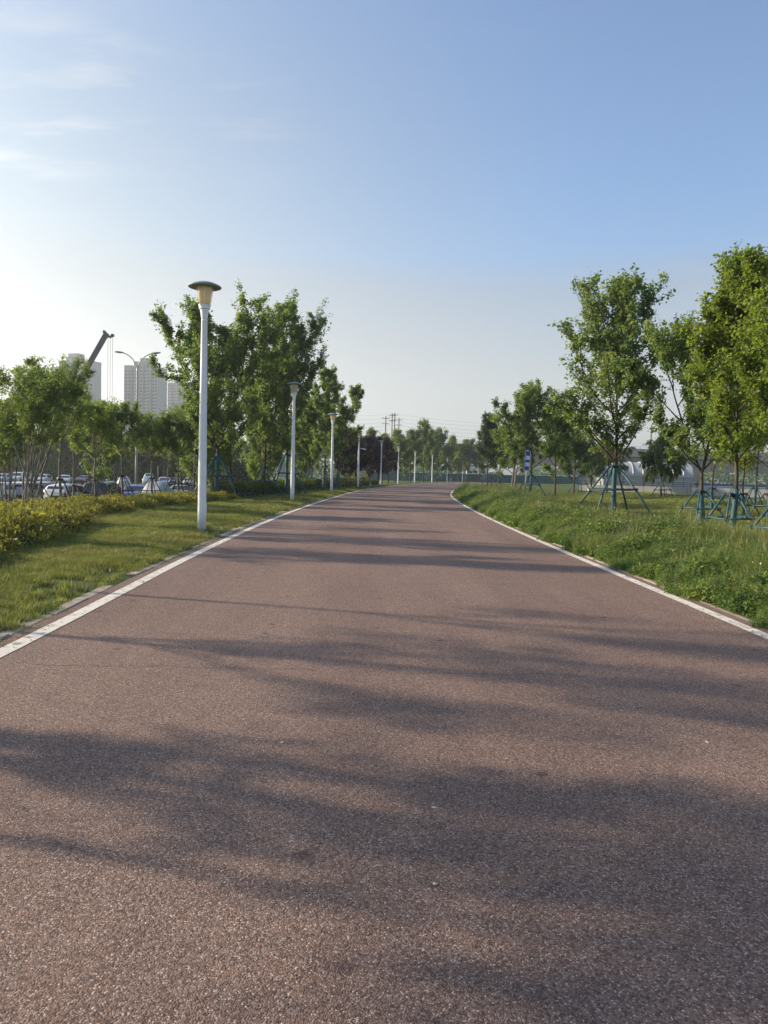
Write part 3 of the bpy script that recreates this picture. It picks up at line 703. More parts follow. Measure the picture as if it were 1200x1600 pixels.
# trees just outside the view whose shadows cross the near path
G_S = 'trees shading the near path from the side'
shade = [(-8.0, 10.4, 6.6, 1.9, 0.44, 'leafy tree in the golden hedge, shading the path ahead'), (-7.9, 8.1, 5.6, 1.3, 0.30, 'leafy tree beside the near lawn, second shading the path'), (-6.6, 5.1, 3.8, 1.0, 0.34, 'low bushy tree at the near end of the lawn, shading the foreground'), (-6.4, 4.25, 3.9, 1.0, 0.60, 'low bushy tree beside the camera, nearest of the shading trees'),
         (-12.6, 20.3, 6.4, 1.8, 0.3, 'leafy tree whose branch tips reach into the left picture edge'), (-11.2, 16.6, 5.8, 1.6, 0.3, 'leafy tree behind the golden hedge, left of the view'), (-14.6, 24.6, 6.6, 2.0, 0.3, 'tall thin tree with bare twigs at the left picture edge')]
for i, (x, y, H, r_, cbf, lab) in enumerate(shade):
    tree('park_tree', lab, P3(x, y), 250 + i, 2600 if i < 4 else (1500 if i == 6 else 5500), 0.115, 'elm', group=G_S, H=H, cb=H * cbf, cr=r_, nl=15, tr=0.07, wr=0.7, spread=0.1)
# --- fill trees and far rows
fill = [(-13, 58), (-16, 66), (-11.5, 72), (-19, 78), (-13, 86), (-9.5, 80), (-22, 92), (-16, 100), (-10, 98), (-5.5, 92), (-26, 70), (-24, 112), (-13, 116), (-5, 112)]
for i, (x, y) in enumerate(fill):
    k = i % 4
    tree('park_tree', 'dense tree in the grove behind the lamps, %s by distance' % (ORD[i] if i < 16 else 'last'), P3(x, y), 270 + k, 15000, 0.18, ('far', 'elm', 'elm', 'far')[k], group='grove behind the lamps', rz=i * 1.7, key=('fill', k), scale=0.9 + 0.06 * (i % 4),
         H=8.2, cb=0.5, cr=2.9, nl=23, tr=0.1, wr=0.7, spread=0.12, min_r=0.006)
for i in range(15):
    px = -30 + i * 26; d = 126 + (i * 7 % 11)
    x = atx(px, d)
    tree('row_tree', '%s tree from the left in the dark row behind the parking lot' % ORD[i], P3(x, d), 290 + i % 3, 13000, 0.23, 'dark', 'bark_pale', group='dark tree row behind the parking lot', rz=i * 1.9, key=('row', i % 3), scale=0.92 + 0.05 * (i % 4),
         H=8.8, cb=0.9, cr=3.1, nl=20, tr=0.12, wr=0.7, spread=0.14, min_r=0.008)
for i in range(14):
    px = -25 + i * 30; d = 150 + (i * 5 % 9)
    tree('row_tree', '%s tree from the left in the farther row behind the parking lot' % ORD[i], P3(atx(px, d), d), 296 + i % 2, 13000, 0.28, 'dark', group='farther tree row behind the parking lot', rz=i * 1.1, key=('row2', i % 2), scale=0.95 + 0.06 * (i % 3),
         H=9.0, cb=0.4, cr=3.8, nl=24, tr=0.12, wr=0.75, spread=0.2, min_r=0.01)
plum = [(538, 88, 5.6), (556, 95, 6.2), (578, 101, 6.0), (591, 112, 6.4), (607, 130, 6.4), (548, 104, 6.6), (590, 116, 6.4)]
for i, (px, d, H) in enumerate(plum):
    tree('plum_tree', 'dark purple leaved tree beside the path, %s by distance' % ORD[i], P3(atx(px, d), d), 310 + i % 3, 15000, 0.16, 'plum', 'bark_dark', group='purple leaved trees', rz=i * 2.3, key=('plum', i % 3), scale=H / 6.0,
         H=6.0, cb=0.7, cr=2.3, nl=18, tr=0.09, wr=0.65, spread=0.12, min_r=0.006)
cen = [(577, 124, 8.4), (597, 134, 8.2), (618, 145, 9.6), (641, 158, 10.4), (661, 168, 12.8), (683, 181, 12.2), (706, 197, 11.4), (728, 206, 11.0), (748, 209, 9.6), (632, 182, 9.4), (672, 200, 9.6), (716, 208, 9.6)]
for i, (px, d, H) in enumerate(cen):
    tree('bend_tree', 'green tree behind the far lamps at the path bend, %s by distance' % ORD[i], P3(atx(px, d), d), 320 + i % 4, 15000, 0.22, ('far', 'far', 'elm', 'willow')[i % 4], group='trees at the path bend', rz=i * 1.3, key=('cen', i % 4), scale=H / 9.5,
         H=9.5, cb=1.4, cr=3.4, nl=24, tr=0.12, wr=0.65, spread=0.15, min_r=0.008)

# ------------------------------------------------------------------ hedges
def fbm2(x, y, seed):
    r = np.random.default_rng(seed); z = np.zeros_like(x)
    for o in range(5):
        f = 0.55 * 1.9 ** o; a = r.uniform(0, 6.28, 4); d = r.uniform(0, 6.28, 2)
        z += (np.sin((x * math.cos(d[0]) + y * math.sin(d[0])) * f * 2.2 + a[0]) * np.sin((x * math.cos(d[1]) + y * math.sin(d[1])) * f * 2.7 + a[1])) / 1.55 ** o
    return z / 1.8
def hedge(label, ctr, hw, h, n, size, leaf, leaf2, frac2, seed, lump=0.2, trim=False, cat='hedge', group='hedges along the path'):
    """ctr: list of (x, y) along the middle; hw: half width (function of 0..1)"""
    ctr = np.array(ctr, float); sl_ = np.r_[0, np.cumsum(np.linalg.norm(np.diff(ctr, axis=0), axis=1))]
    rng = np.random.default_rng(seed)
    base = np.array([ctr[0][0], ctr[0][1], gzf(*ctr[0])])
    def surf(u, v):                                       # u 0..1 along, v -1..1 round the section
        s = u * sl_[-1]; x = np.interp(s, sl_, ctr[:, 0]); y = np.interp(s, sl_, ctr[:, 1])
        e = 1e-3 * sl_[-1]; tx = np.interp(s + e, sl_, ctr[:, 0]) - np.interp(s - e, sl_, ctr[:, 0]); ty = np.interp(s + e, sl_, ctr[:, 1]) - np.interp(s - e, sl_, ctr[:, 1])
        l = np.hypot(tx, ty); nx_, ny_ = ty / l, -tx / l
        a = v * math.pi / 2; ex = 0.32 if trim else 0.62
        endf = np.clip(np.minimum(u, 1 - u) * sl_[-1] / 0.5, 0, 1) ** 0.5
        off = np.sign(np.sin(a)) * np.abs(np.sin(a)) ** ex * hw * (0.7 + 0.3 * endf)
        px_, py_ = x + nx_ * off, y + ny_ * off
        k = 1 + lump * (0.5 * fbm2(px_ * 1.5, py_ * 1.5, seed) + 0.7 * fbm2(px_ * 3.1, py_ * 3.1, seed + 3))
        off = off * (1 + 0.6 * (k - 1)) if not trim else off
        z = np.abs(np.cos(a)) ** ex * h * k * (0.55 + 0.45 * endf)
        X, Y_ = x + nx_ * off, y + ny_ * off
        return np.stack([X, Y_, gz(X, Y_) + z], -1)
    root = tag(empty('hedge', tuple(base)), label, cat, group)
    nu = max(12, int(sl_[-1] * 3)); nv = 15
    U, Vv = np.meshgrid(np.linspace(0.003, 0.997, nu), np.linspace(-1, 1, nv), indexing='ij')
    S = surf(U.ravel(), Vv.ravel()); c0 = np.stack([np.interp(U.ravel() * sl_[-1], sl_, ctr[:, 0]), np.interp(U.ravel() * sl_[-1], sl_, ctr[:, 1]), gz(np.interp(U.ravel() * sl_[-1], sl_, ctr[:, 0]), np.interp(U.ravel() * sl_[-1], sl_, ctr[:, 1]))], -1)
    Sc = c0 + (S - c0) * 0.86 - base - np.array([0, 0, 0.02])
    b = MB(); fs = [(i * nv + j, i * nv + j + 1, (i + 1) * nv + j + 1, (i + 1) * nv + j) for i in range(nu - 1) for j in range(nv - 1)]
    b.add(Sc, fs); b.build('inner_core', M['twigs'], root, True)  # solid dark shell added inside the leaves so nothing shows through the gaps
    def leaves(nm, cnt, mm, sd, patch):
        r = np.random.default_rng(sd); u = r.uniform(0, 1, cnt); v = np.clip(r.normal(0, 0.62, cnt), -1, 1) if not trim else r.uniform(-1, 1, cnt)
        P = surf(u, v)
        if patch: 
            keep = fbm2(P[:, 0] * 1.9, P[:, 1] * 1.9, seed + 7) > 0.25; P, u, v = P[keep], u[keep], v[keep]
        du = surf(np.clip(u + 0.002, 0, 1), v) - surf(np.clip(u - 0.002, 0, 1), v); dv = surf(u, np.clip(v + 0.02, -1, 1)) - surf(u, np.clip(v - 0.02, -1, 1))
        N = unit(np.cross(dv, du)); N = np.where(N[:, 2:3] < -0.1, -N, N)
        m_ = len(P)
        P = P + N * r.normal(0.0, 0.03 if trim else 0.045, (m_, 1)) + r.normal(0, 0.02, (m_, 3)) - base
        D = N * 0.9 + r.normal(0, 0.8, (m_, 3)) + np.array([0, 0, 0.35])
        Nl = unit(r.normal(0, 0.7, (m_, 3)) + N * 0.7)
        Vx, Tx = leaf_arrays(r, P, Nl, D, size * np.exp(r.normal(0, 0.28, m_)), 0.5)
        tt = np.clip(0.5 + 0.3 * fbm2(P[:, 0] * 2.5 + 3, P[:, 1] * 2.5, sd) + r.normal(0, 0.2, m_), 0, 1)
        return link(bpy.data.objects.new(nm, tri_mesh(nm, Vx, Tx, mm, np.repeat(tt, 4))), root)
    leaves('foliage', n, LM[leaf], seed + 1, False)
    if leaf2: leaves('foliage', int(n * frac2), LM[leaf2], seed + 2, True)['label'] = 'clumps of differently coloured leaves'
    return root
hedge('broad golden green clipped hedge bed at the left edge of the lawn', [(-6.4, 1.5), (-6.6, 5.5), (-7.05, 9), (-7.5, 12), (-8.2, 15.5), (-9.0, 19)], 1.6, 0.40, 66000, 0.062, 'hedge_y', 'hedge_r', 0.7, 401, 0.5)
hedge('golden green hedge stretch behind the nearest lamp', [(-9.4, 18.6), (-9.75, 23), (-9.6, 28), (-8.9, 33.5), (-8.2, 37.2)], 1.3, 0.33, 36000, 0.066, 'hedge_y', 'hedge_r', 0.45, 402, 0.5)
hedge('dark trimmed hedge between the first two lamps and their trees', [(-8.1, 37.8), (-7.6, 44), (-7.0, 50), (-6.6, 57)], 0.55, 0.82, 17000, 0.075, 'hedge_g', None, 0, 403, 0.08, True)
hedge('trimmed green hedge behind the third lamp', [(-6.5, 58), (-5.9, 64), (-5.4, 70)], 0.6, 0.85, 9000, 0.085, 'hedge_g', 'hedge_y', 0.3, 404, 0.08, True)
hedge('hedge with bright yellow orange top beside the fourth lamp', [(-5.2, 70.6), (-4.6, 77), (-3.5, 84), (-2.4, 91)], 0.65, 1.0, 15000, 0.09, 'hedge_y', 'hedge_o', 1.6, 405, 0.1, True)
hedge('low dark hedge between the fourth and fifth lamps', [(-2.2, 92.5), (-1.3, 97.5)], 0.5, 0.6, 4500, 0.09, 'hedge_g', None, 0, 406, 0.1, True)

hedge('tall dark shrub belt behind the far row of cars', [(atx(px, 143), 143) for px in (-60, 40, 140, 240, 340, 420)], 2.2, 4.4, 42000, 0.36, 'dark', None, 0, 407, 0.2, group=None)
# ------------------------------------------------------------------ grass, weeds, flowers (uncountable)
HID = bpy.data.collections.new('tuft_shapes')
def blades(rng, n, rad, h0, h1, w, bend, segs=2):
    V, T = [], []
    for _ in range(n):
        a = rng.uniform(0, 6.28); r = rad * math.sqrt(rng.uniform(0, 1)); x, y = r * math.cos(a), r * math.sin(a)
        h = rng.uniform(h0, h1); d = rng.uniform(0, 6.28); bx, by = math.cos(d), math.sin(d); be = rng.uniform(0.2, 1) * bend * h
        sx, sy = -by * w / 2, bx * w / 2; b = len(V)
        V += [(x - sx, y - sy, -0.01), (x + sx, y + sy, -0.01)]
        if segs == 2:
            V += [(x - sx * .8 + bx * be * .3, y - sy * .8 + by * be * .3, h * .6), (x + sx * .8 + bx * be * .3, y + sy * .8 + by * be * .3, h * .6), (x + bx * be, y + by * be, h)]
            T += [(b, b+1, b+3), (b, b+3, b+2), (b+2, b+3, b+4)]
        else:
            V += [(x + bx * be, y + by * be, h)]; T += [(b, b+1, b+2)]
    return V, T
def tuft(name, V, T, m):
    o = bpy.data.objects.new(name, tri_mesh(name, np.array(V), np.array(T), m)); HID.objects.link(o); return o
def leafy(rng, n, rad, h, size):
    r = np.random.default_rng(rng.randrange(9999))
    a = r.uniform(0, 6.28, n); q = rad * np.sqrt(r.uniform(0, 1, n)); z = r.uniform(0.12, 1, n) * h * (1 - 0.4 * (q / rad) ** 2)
    P = np.stack([q * np.cos(a), q * np.sin(a), z], 1)
    N = unit(r.normal(0, 0.5, (n, 3)) + np.array([0, 0, 0.8])); D = np.stack([np.cos(a), np.sin(a), r.uniform(-.3, .5, n)], 1) + r.normal(0, .5, (n, 3))
    V, T = leaf_arrays(r, P, N, D, size * np.exp(r.normal(0, .3, n)), 0.5)
    return V, T
rg = random.Random(77)
shapes = []
for k in range(3): shapes.append(tuft('a_mown_%d' % k, *blades(rg, 26, 0.075, 0.03, 0.085, 0.0075, 1.0, 1), LM['lawn']))          # 0-2
for k in range(3): shapes.append(tuft('b_tall_%d' % k, *blades(rg, 26, 0.13, 0.26, 0.58, 0.012, 0.65), LM['weed']))                 # 3-5
for k in range(3): shapes.append(tuft('c_leafy_%d' % k, *leafy(rg, 120, 0.22, (0.40, 0.52, 0.34)[k], 0.062), LM['weed2']))           # 6-8
shapes.append(tuft('d_straw', *blades(rg, 9, 0.10, 0.45, 0.80, 0.007, 0.45), LM['straw']))                                        # 9
def clover(m, nm):
    b = MB()
    b.tube([(0, 0, 0), (0.01, 0, 0.46)], 0.002, 3, False); b.lathe([(0.004, 0.45), (0.013, 0.458), (0.015, 0.468), (0.011, 0.48), (0.003, 0.485)], 7)
    o = bpy.data.objects.new(nm, b.mesh(nm, m, True)); HID.objects.link(o); return o
clover(M['flower_w'], 'e_clover_white'); clover(M['flower_p'], 'f_clover_pink')                                                      # 10, 11
shapes.append(tuft('g_lawnfar', *blades(rg, 40, 0.24, 0.05, 0.15, 0.018, 0.8, 1), LM['lawn']))                                        # 12
lf = MB(); lf.add([(-.018, 0, .003), (0, -.010, .006), (.020, 0, .002), (0, .011, .009)], [(0, 1, 2), (0, 2, 3)]); HID.objects.link(bpy.data.objects.new('h_litter', lf.mesh('h_litter', LM['straw'])))   # 13
shapes.append(tuft('i_dry', *blades(rg, 22, 0.075, 0.03, 0.075, 0.0075, 1.1, 1), LM['straw']))   # 14
def scatter(name, P, pick, scl, rot, label, cat=None):
    me = bpy.data.meshes.new(name); me.vertices.add(len(P)); me.vertices.foreach_set('co', np.asarray(P, np.float32).ravel())
    for n_, t_, d_, k_ in (('pick', 'INT', pick, 'value'), ('scl', 'FLOAT', scl, 'value'), ('rot', 'FLOAT_VECTOR', rot, 'vector')):
        a = me.attributes.new(n_, t_, 'POINT'); a.data.foreach_set(k_, np.asarray(d_, np.int32 if t_ == 'INT' else np.float32).ravel())
    o = link(bpy.data.objects.new(name, me)); tag(o, label, cat, kind='stuff')
    ng = bpy.data.node_groups.new(name, 'GeometryNodeTree')
    ng.interface.new_socket('Geometry', in_out='INPUT', socket_type='NodeSocketGeometry'); ng.interface.new_socket('Geometry', in_out='OUTPUT', socket_type='NodeSocketGeometry')
    gi, go = ng.nodes.new('NodeGroupInput'), ng.nodes.new('NodeGroupOutput')
    ci = ng.nodes.new('GeometryNodeCollectionInfo'); ci.inputs['Collection'].default_value = HID
    ci.inputs['Separate Children'].default_value = True; ci.inputs['Reset Children'].default_value = True
    ip = ng.nodes.new('GeometryNodeInstanceOnPoints'); ip.inputs['Pick Instance'].default_value = True
    def attr(n_, t_):
        q = ng.nodes.new('GeometryNodeInputNamedAttribute'); q.data_type = t_; q.inputs['Name'].default_value = n_; return q.outputs['Attribute']
    lk = ng.links.new
    lk(gi.outputs[0], ip.inputs['Points']); lk(ci.outputs[0], ip.inputs['Instance']); lk(attr('pick', 'INT'), ip.inputs['Instance Index'])
    e2r = ng.nodes.new('FunctionNodeEulerToRotation'); lk(attr('rot', 'FLOAT_VECTOR'), e2r.inputs[0]); lk(e2r.outputs[0], ip.inputs['Rotation'])
    cx = ng.nodes.new('ShaderNodeCombineXYZ'); sc_ = attr('scl', 'FLOAT')
    for i in range(3): lk(sc_, cx.inputs[i])
    lk(cx.outputs[0], ip.inputs['Scale']); lk(ip.outputs[0], go.inputs[0])
    md = o.modifiers.new('scatter', 'NODES'); md.node_group = ng
    return o
rs = np.random.default_rng(5)
def pts(n, y0, y1, f0, f1, yp=1.0):
    y = y0 + (y1 - y0) * rs.uniform(0, 1, n) ** yp; a, b = f0(y), f1(y); x = a + (b - a) * rs.uniform(0, 1, n)
    return x, y
def rots(n, tilt=0.15): return np.stack([rs.normal(0, tilt, n), rs.normal(0, tilt, n), rs.uniform(0, 6.28, n)], 1)
# mown lawn, left
XS, YS, PK, SCL = [], [], [], []
def put(x, y, pick, scl): XS.append(x); YS.append(y); PK.append(pick); SCL.append(scl)
kerb_edge = lambda y: LE(y) - 0.335 + 0.09 * np.sin(y * 5.1) * np.sin(y * 1.7 + 1) + 0.05 * np.sin(y * 13.7)
for n, y0, y1, s0 in ((16000, -3, 4.5, 1.0), (26000, 4.5, 14, 1.0), (20000, 14, 26, 1.2), (14000, 26, 48, 1.6)):
    x, y = pts(n, y0, y1, lambda y: np.interp(y, [-3, 4, 12, 19, 30, 48], [-7.5, -6.4, -6.6, -9.2, -9.0, -7.6]), kerb_edge, 1.2)
    bare = fbm2(x * 0.9, y * 0.9, 31) + 0.55 * np.exp(-((x - LE(y) + 0.6) / 0.5) ** 2)
    k = rs.uniform(0, 1, n) > np.clip((bare - 0.42) * 2.4, 0, 0.94); x, y = x[k], y[k]
    dry = (fbm2(x * 1.1, y * 1.5, 23) + rs.normal(0, 0.3, len(x))) > 0.55
    put(x, y, np.where(dry, 14, rs.integers(0, 3, len(x))), s0 * np.clip(0.62 + 0.75 * np.abs(fbm2(x * 2.2, y * 2.6, 9)) + 0.35 * rs.uniform(0, 1, len(x)), 0.5, 1.7))
x, y = pts(9000, 48, 100, lambda y: LE(y) - 4.0, kerb_edge); put(x, y, np.full(len(x), 12), 0.7 + 0.6 * rs.uniform(0, 1, len(x)))
# little tufts in the joint between kerb and line
yk = rs.uniform(5, 40, 900); kk = np.sin(yk * 2.1) + np.sin(yk * 0.9 + 2) > 0.5; yk = yk[kk]
put(LE(yk) - 0.215 + rs.normal(0, 0.02, len(yk)), yk, rs.integers(0, 3, len(yk)), rs.uniform(0.5, 1.0, len(yk)))
# mown lawn, right, behind the weeds
x, y = pts(34000, 8, 66, lambda y: RE(y) + 4.2, lambda y: RE(y) + 25.0, 1.1); put(x, y, np.full(len(x), 12), 0.6 + 0.6 * rs.uniform(0, 1, len(x)))
x, y = np.concatenate(XS), np.concatenate(YS)
scatter('lawn_grass', np.stack([x, y, gz(x, y)], 1), np.concatenate(PK), np.concatenate(SCL), rots(len(x)), 'short mown green grass on both sides of the path')
# tall weeds, right
XS, YS, PK, SCL = [], [], [], []
wedge = lambda y: RE(y) + 0.26 + 0.10 * np.sin(y * 2.3) + 0.07 * np.sin(y * 6.1)
wback = lambda y: np.interp(y, [-3, 5, 12, 16, 20, 30, 40, 60, 95], [11.5, 11.0, 8.8, 7.5, 7.5, 8.1, 9.0, 11.5, 19.0])
for n, y0, y1, s0 in ((7000, -3, 5.5, 1.0), (9000, 5.5, 14, 1.05), (11000, 14, 26, 1.12), (11000, 26, 50, 1.1), (7500, 50, 92, 1.15)):
    x, y = pts(n, y0, y1, wedge, wback, 1.15)
    pat = fbm2(x * 0.7, y * 0.7, 61) + rs.normal(0, 0.35, n); e = sstep(0, 0.9, x - RE(y) - 0.3)
    pk = np.where(pat > -0.25, rs.integers(6, 9, n), rs.integers(3, 6, n)); pk = np.where(rs.uniform(0, 1, n) < 0.045, 9, pk)
    thin = rs.uniform(0, 1, n) < (1 - 0.65 * sstep(0.55, 1.0, (x - wedge(y)) / (wback(y) - wedge(y))) )
    sc_ = s0 * (0.55 + 0.45 * e) * (0.85 + 0.5 * fbm2(x * 1.3, y * 1.3, 15)) * rs.uniform(0.7, 1.2, n) * (1 - 0.35 * sstep(0.7, 1.0, (x - wedge(y)) / (wback(y) - wedge(y))))
    put(x[thin], y[thin], pk[thin], sc_[thin])
x, y = np.concatenate(XS), np.concatenate(YS)
scatter('verge_weeds', np.stack([x, y, gz(x, y)], 1), np.concatenate(PK), np.concatenate(SCL), rots(len(x), 0.18), 'tall uncut grass and leafy weeds right of the path')
yl = 4.5 + 40 * rs.uniform(0, 1, 520) ** 1.6; sd_ = rs.uniform(0, 1, 520) < 0.5
xl = np.where(sd_, LE(yl) - 0.16 + np.abs(rs.normal(0, 0.12, 520)), RE(yl) + 0.14 - np.abs(rs.normal(0, 0.14, 520)))
scatter('leaf_litter', np.stack([xl, yl, np.full(520, 0.011)], 1), np.full(520, 13), rs.uniform(0.4, 1.1, 520), rots(520, 0.2), 'scattered dry leaf scraps along the path edges')
x, y = pts(300, 7, 60, lambda y: RE(y) + 0.8, lambda y: RE(y) + 4.0, 1.3)
k = fbm2(x * 1.2, y * 1.2, 71) > 0.15; x, y = x[k], y[k]
scatter('clover_flowers', np.stack([x, y, gz(x, y)], 1), np.where(rs.uniform(0, 1, len(x)) < 0.75, 10, 11), rs.uniform(0.8, 1.25, len(x)), rots(len(x), 0.12), 'small white and pink flower heads among the weeds')

# ------------------------------------------------------------------ blue sign on the verge
sx, sy = 7.55, 41.5
sg = tag(empty('path_sign', P3(sx, sy), 0.0), 'narrow blue and white sign on a leaning grey post in the weeds', 'sign')
sg.rotation_euler = (0, R(2.6), R(-14))
MB().tube([(0, 0, -0.2), (0, 0, 2.95)], 0.034, 12).build('post', M['grey_metal'], sg, True)
MB().box((0, -0.045, 2.38), (0.26, 0.022, 1.05)).build('board', M['sign_blue'], sg)
for z0, hh in ((2.54, 0.20), (2.18, 0.20)):
    pn = MB().box((0.004, -0.060, z0), (0.222, 0.006, hh)).build('panel', M['sign_white'], sg)
    for k in range(3):
        MB().box((-0.055, -0.0645, z0 + 0.055 - 0.05 * k), (0.055 + 0.02 * (k % 2), 0.002, 0.018)).build('text_line', M['sign_blue'], pn)
for z0 in (2.905, 1.855): MB().box((0, -0.045, z0 - (0.01 if z0 > 2.5 else -0.01)), (0.275, 0.028, 0.014)).build('frame_edge', M['sign_white'], sg)
for s in (-1, 1): MB().box((s * 0.134, -0.045, 2.38), (0.014, 0.028, 1.03)).build('frame_edge', M['sign_white'], sg)
for z0 in (2.7, 2.05): MB().lathe([(0.045, z0 - 0.025), (0.047, z0), (0.045, z0 + 0.025)], 12).build('clamp', M['dark_metal'], sg)

# small white marker post beyond the orange hedge
bx = atx(579, 88)
bo = tag(empty('marker_post', P3(bx, 88)), 'short white marker post on the grass past the orange hedge', 'bollard')
MB().lathe([(0.09, -0.05), (0.09, 0.40), (0.075, 0.46)], 14).build('post', M['sign_white'], bo); MB().lathe([(0.0935, 0.30), (0.0935, 0.36)], 14).build('band', M['trim'], bo)

# pale tape on one joint of the tall dark maple's support
tp = tag(MB().box((0, 0, 0), (0.62, 0.07, 0.06)).build('repair_board', M['bandage'], None, False, at(930, 765.5, 29.3)), 'short pale wooden board tied on the teal support of the tall maple', 'board')
tp.rotation_euler.z = 0.3

# ------------------------------------------------------------------ cars
CAR = {}
def car_meshes(kind):
    """body lofted along x (nose at +x); returns part name -> (mesh builder, material key)"""
    if kind == 'van':
        st = [(-2.35, .42, .95, 1.0, .80), (-2.3, .30, 1.0, 1.88, .84), (-1.2, .28, 1.02, 1.95, .86), (0.2, .28, 1.02, 1.95, .86), (1.15, .28, 1.02, 1.93, .85), (1.55, .28, 1.02, 1.55, .84), (1.95, .28, .98, 1.10, .83), (2.3, .34, .88, .94, .78), (2.38, .45, .75, .80, .70)]
        cab, wr_, wx = (1, 5), 0.33, (-1.45, 1.5)
    elif kind == 'suv':
        st = [(-2.28, .45, .95, 1.0, .84), (-2.22, .32, 1.05, 1.15, .90), (-2.02, .28, 1.06, 1.60, .92), (-1.2, .27, 1.05, 1.70, .93), (0.0, .27, 1.03, 1.70, .93), (0.55, .27, 1.02, 1.60, .92), (1.15, .27, 1.0, 1.08, .92), (1.9, .28, .92, 1.0, .89), (2.22, .34, .80, .86, .82), (2.3, .45, .70, .74, .72)]
        cab, wr_, wx = (1, 6), 0.36, (-1.4, 1.42)
    elif kind == 'hatch':
        st = [(-1.98, .45, .85, .92, .76), (-1.92, .30, .92, 1.02, .84), (-1.70, .26, .93, 1.38, .85), (-1.0, .25, .92, 1.47, .86), (0.0, .25, .90, 1.47, .86), (0.45, .25, .90, 1.38, .86), (1.1, .25, .88, .95, .85), (1.65, .27, .82, .88, .82), (1.93, .34, .70, .75, .74), (2.0, .42, .60, .64, .64)]
        cab, wr_, wx = (1, 6), 0.30, (-1.25, 1.25)
    else:
        st = [(-2.33, .45, .85, .92, .76), (-2.26, .30, .93, 1.00, .85), (-1.75, .26, .95, 1.03, .89), (-1.05, .25, .94, 1.40, .90), (-0.5, .25, .93, 1.45, .90), (0.1, .25, .92, 1.44, .90), (0.45, .25, .92, 1.36, .90), (1.2, .25, .90, .97, .90), (1.9, .27, .84, .90, .87), (2.22, .34, .72, .78, .80), (2.3, .42, .62, .66, .70)]
        cab, wr_, wx = (2, 7), 0.32, (-1.38, 1.40)
    xs_ = [s[0] for s in st]
    def sect(x):
        v = [np.interp(x, xs_, [s[i] for s in st]) for i in range(1, 5)]
        zb, zs, zr, w = v; ca = max(0.0, zr - zs - 0.08)
        wr2 = w - ca * 0.42
        return [(w * .80, zb), (w * .97, zb + .05), (w, zb + .22), (w * .995, zs - .12), (w * .96, zs), (wr2 + 0.02, zr - min(.07, ca * .3)), (wr2 - .10, zr), (wr2 * .45, zr + .018)]
    X = np.unique(np.concatenate([xs_, np.linspace(xs_[0], xs_[-1], 17)]))
    b = MB(); vs = []; prof = []
    for x in X:
        h = sect(x); full = [(y, z) for y, z in h] + [(-y, z) for y, z in reversed(h)]
        prof.append(full); vs += [(x, y, z) for y, z in full]
    n = 16; fs = []
    for i in range(len(X) - 1):
        for j in range(n): j2 = (j + 1) % n; fs.append((i * n + j, (i + 1) * n + j, (i + 1) * n + j2, i * n + j2))
    fs.append(tuple(range(n))); o = (len(X) - 1) * n; fs.append(tuple(range(o + n - 1, o - 1, -1)))
    b.add(vs, fs)
    out = [('body', b, 'paint', True)]
    xa, xb = xs_[cab[0]], xs_[cab[1]]
    def side(x0, x1, s):
        w = MB(); lo, hi = [], []
        for x in np.linspace(x0, x1, 6):
            h = sect(x); a, c = h[4], h[5]
            lo.append((x, s * (a[0] + .008), a[1] + .03)); hi.append((x, s * (c[0] + .008 + (a[0] - c[0]) * .10), c[1] - (c[1] - a[1]) * .10))
        w.add(lo + hi, [(i, i + 1, 7 + i, 6 + i) if s > 0 else (6 + i, 7 + i, i + 1, i) for i in range(5)]); return w
    mids = [xa + (xb - xa) * t for t in (0.16, 0.47, 0.50, 0.80)] if kind != 'van' else [xa + .1, xa + (xb - xa) * .55, xa + (xb - xa) * .58, xb - .25]
    for s in (-1, 1):
        out.append(('side_window', side(mids[0], mids[1], s), 'carglass', False)); out.append(('side_window', side(mids[2], mids[3], s), 'carglass', False))
    def glass(x0, x1, up=0.012):
        w = MB(); v = []
        for x in (x0, x1):
            h = sect(x); z = h[7][1] + up
            v += [(x + (up if x1 > x0 else -up), -h[6][0] * .93, z - .015), (x + (up if x1 > x0 else -up), h[6][0] * .93, z - .015)]
        w.add(v, [(0, 1, 3, 2)]); return w
    out.append(('windscreen', glass(xs_[cab[1] - 1] + .06, xs_[cab[1]] - .08), 'carglass', False))
    out.append(('rear_window', glass(xs_[cab[0] + 1] - .05, xs_[cab[0]] + .06), 'carglass', False))
    W_ = st[4][4]
    for x in wx:
        for s in (-1, 1):
            w = MB(); ring = []
            out.append(('wheel', (x, s * (W_ - .085), wr_, wr_), 'tyre', True))
            a = MB(); a.add([(x + (wr_ + .07) * math.cos(t), s * (W_ + .006), wr_ + (wr_ + .07) * math.sin(t)) for t in np.linspace(-.25, math.pi + .25, 16)], [tuple(range(16)) if s < 0 else tuple(range(15, -1, -1))])
            out.append(('wheel_arch', a, 'trim', False))
    xf, xr_ = xs_[-1], xs_[0]
    for s in (-1, 1):
        hl = sect(xf - .12); out.append(('headlight', MB().box((xf - .10, s * hl[3][0] * .80, hl[4][1] - .10), (.16, .30, .13)), 'head', False))
        tl = sect(xr_ + .07); out.append(('taillight', MB().box((xr_ + .06, s * tl[3][0] * .86, tl[4][1] - .12), (.12, .26, .17)), 'tail', False))
        ms = sect(xb - .45); out.append(('wing_mirror', MB().box((xb - .38, s * (ms[4][0] + .09), ms[4][1] + .08), (.10, .18, .13)), 'paint', False))
    out.append(('grille', MB().box((xf - .03, 0, .52), (.07, 1.0, .16)), 'trim', False))
    out.append(('rear_bumper', MB().box((xr_ + .05, 0, .46), (.12, W_ * 1.5, .18)), 'trim', False))
    for xx in (xf + .008, xr_ - .014): out.append(('number_plate', MB().box((xx, 0, .60), (.012, .44, .14)), 'plate', False))
    return out
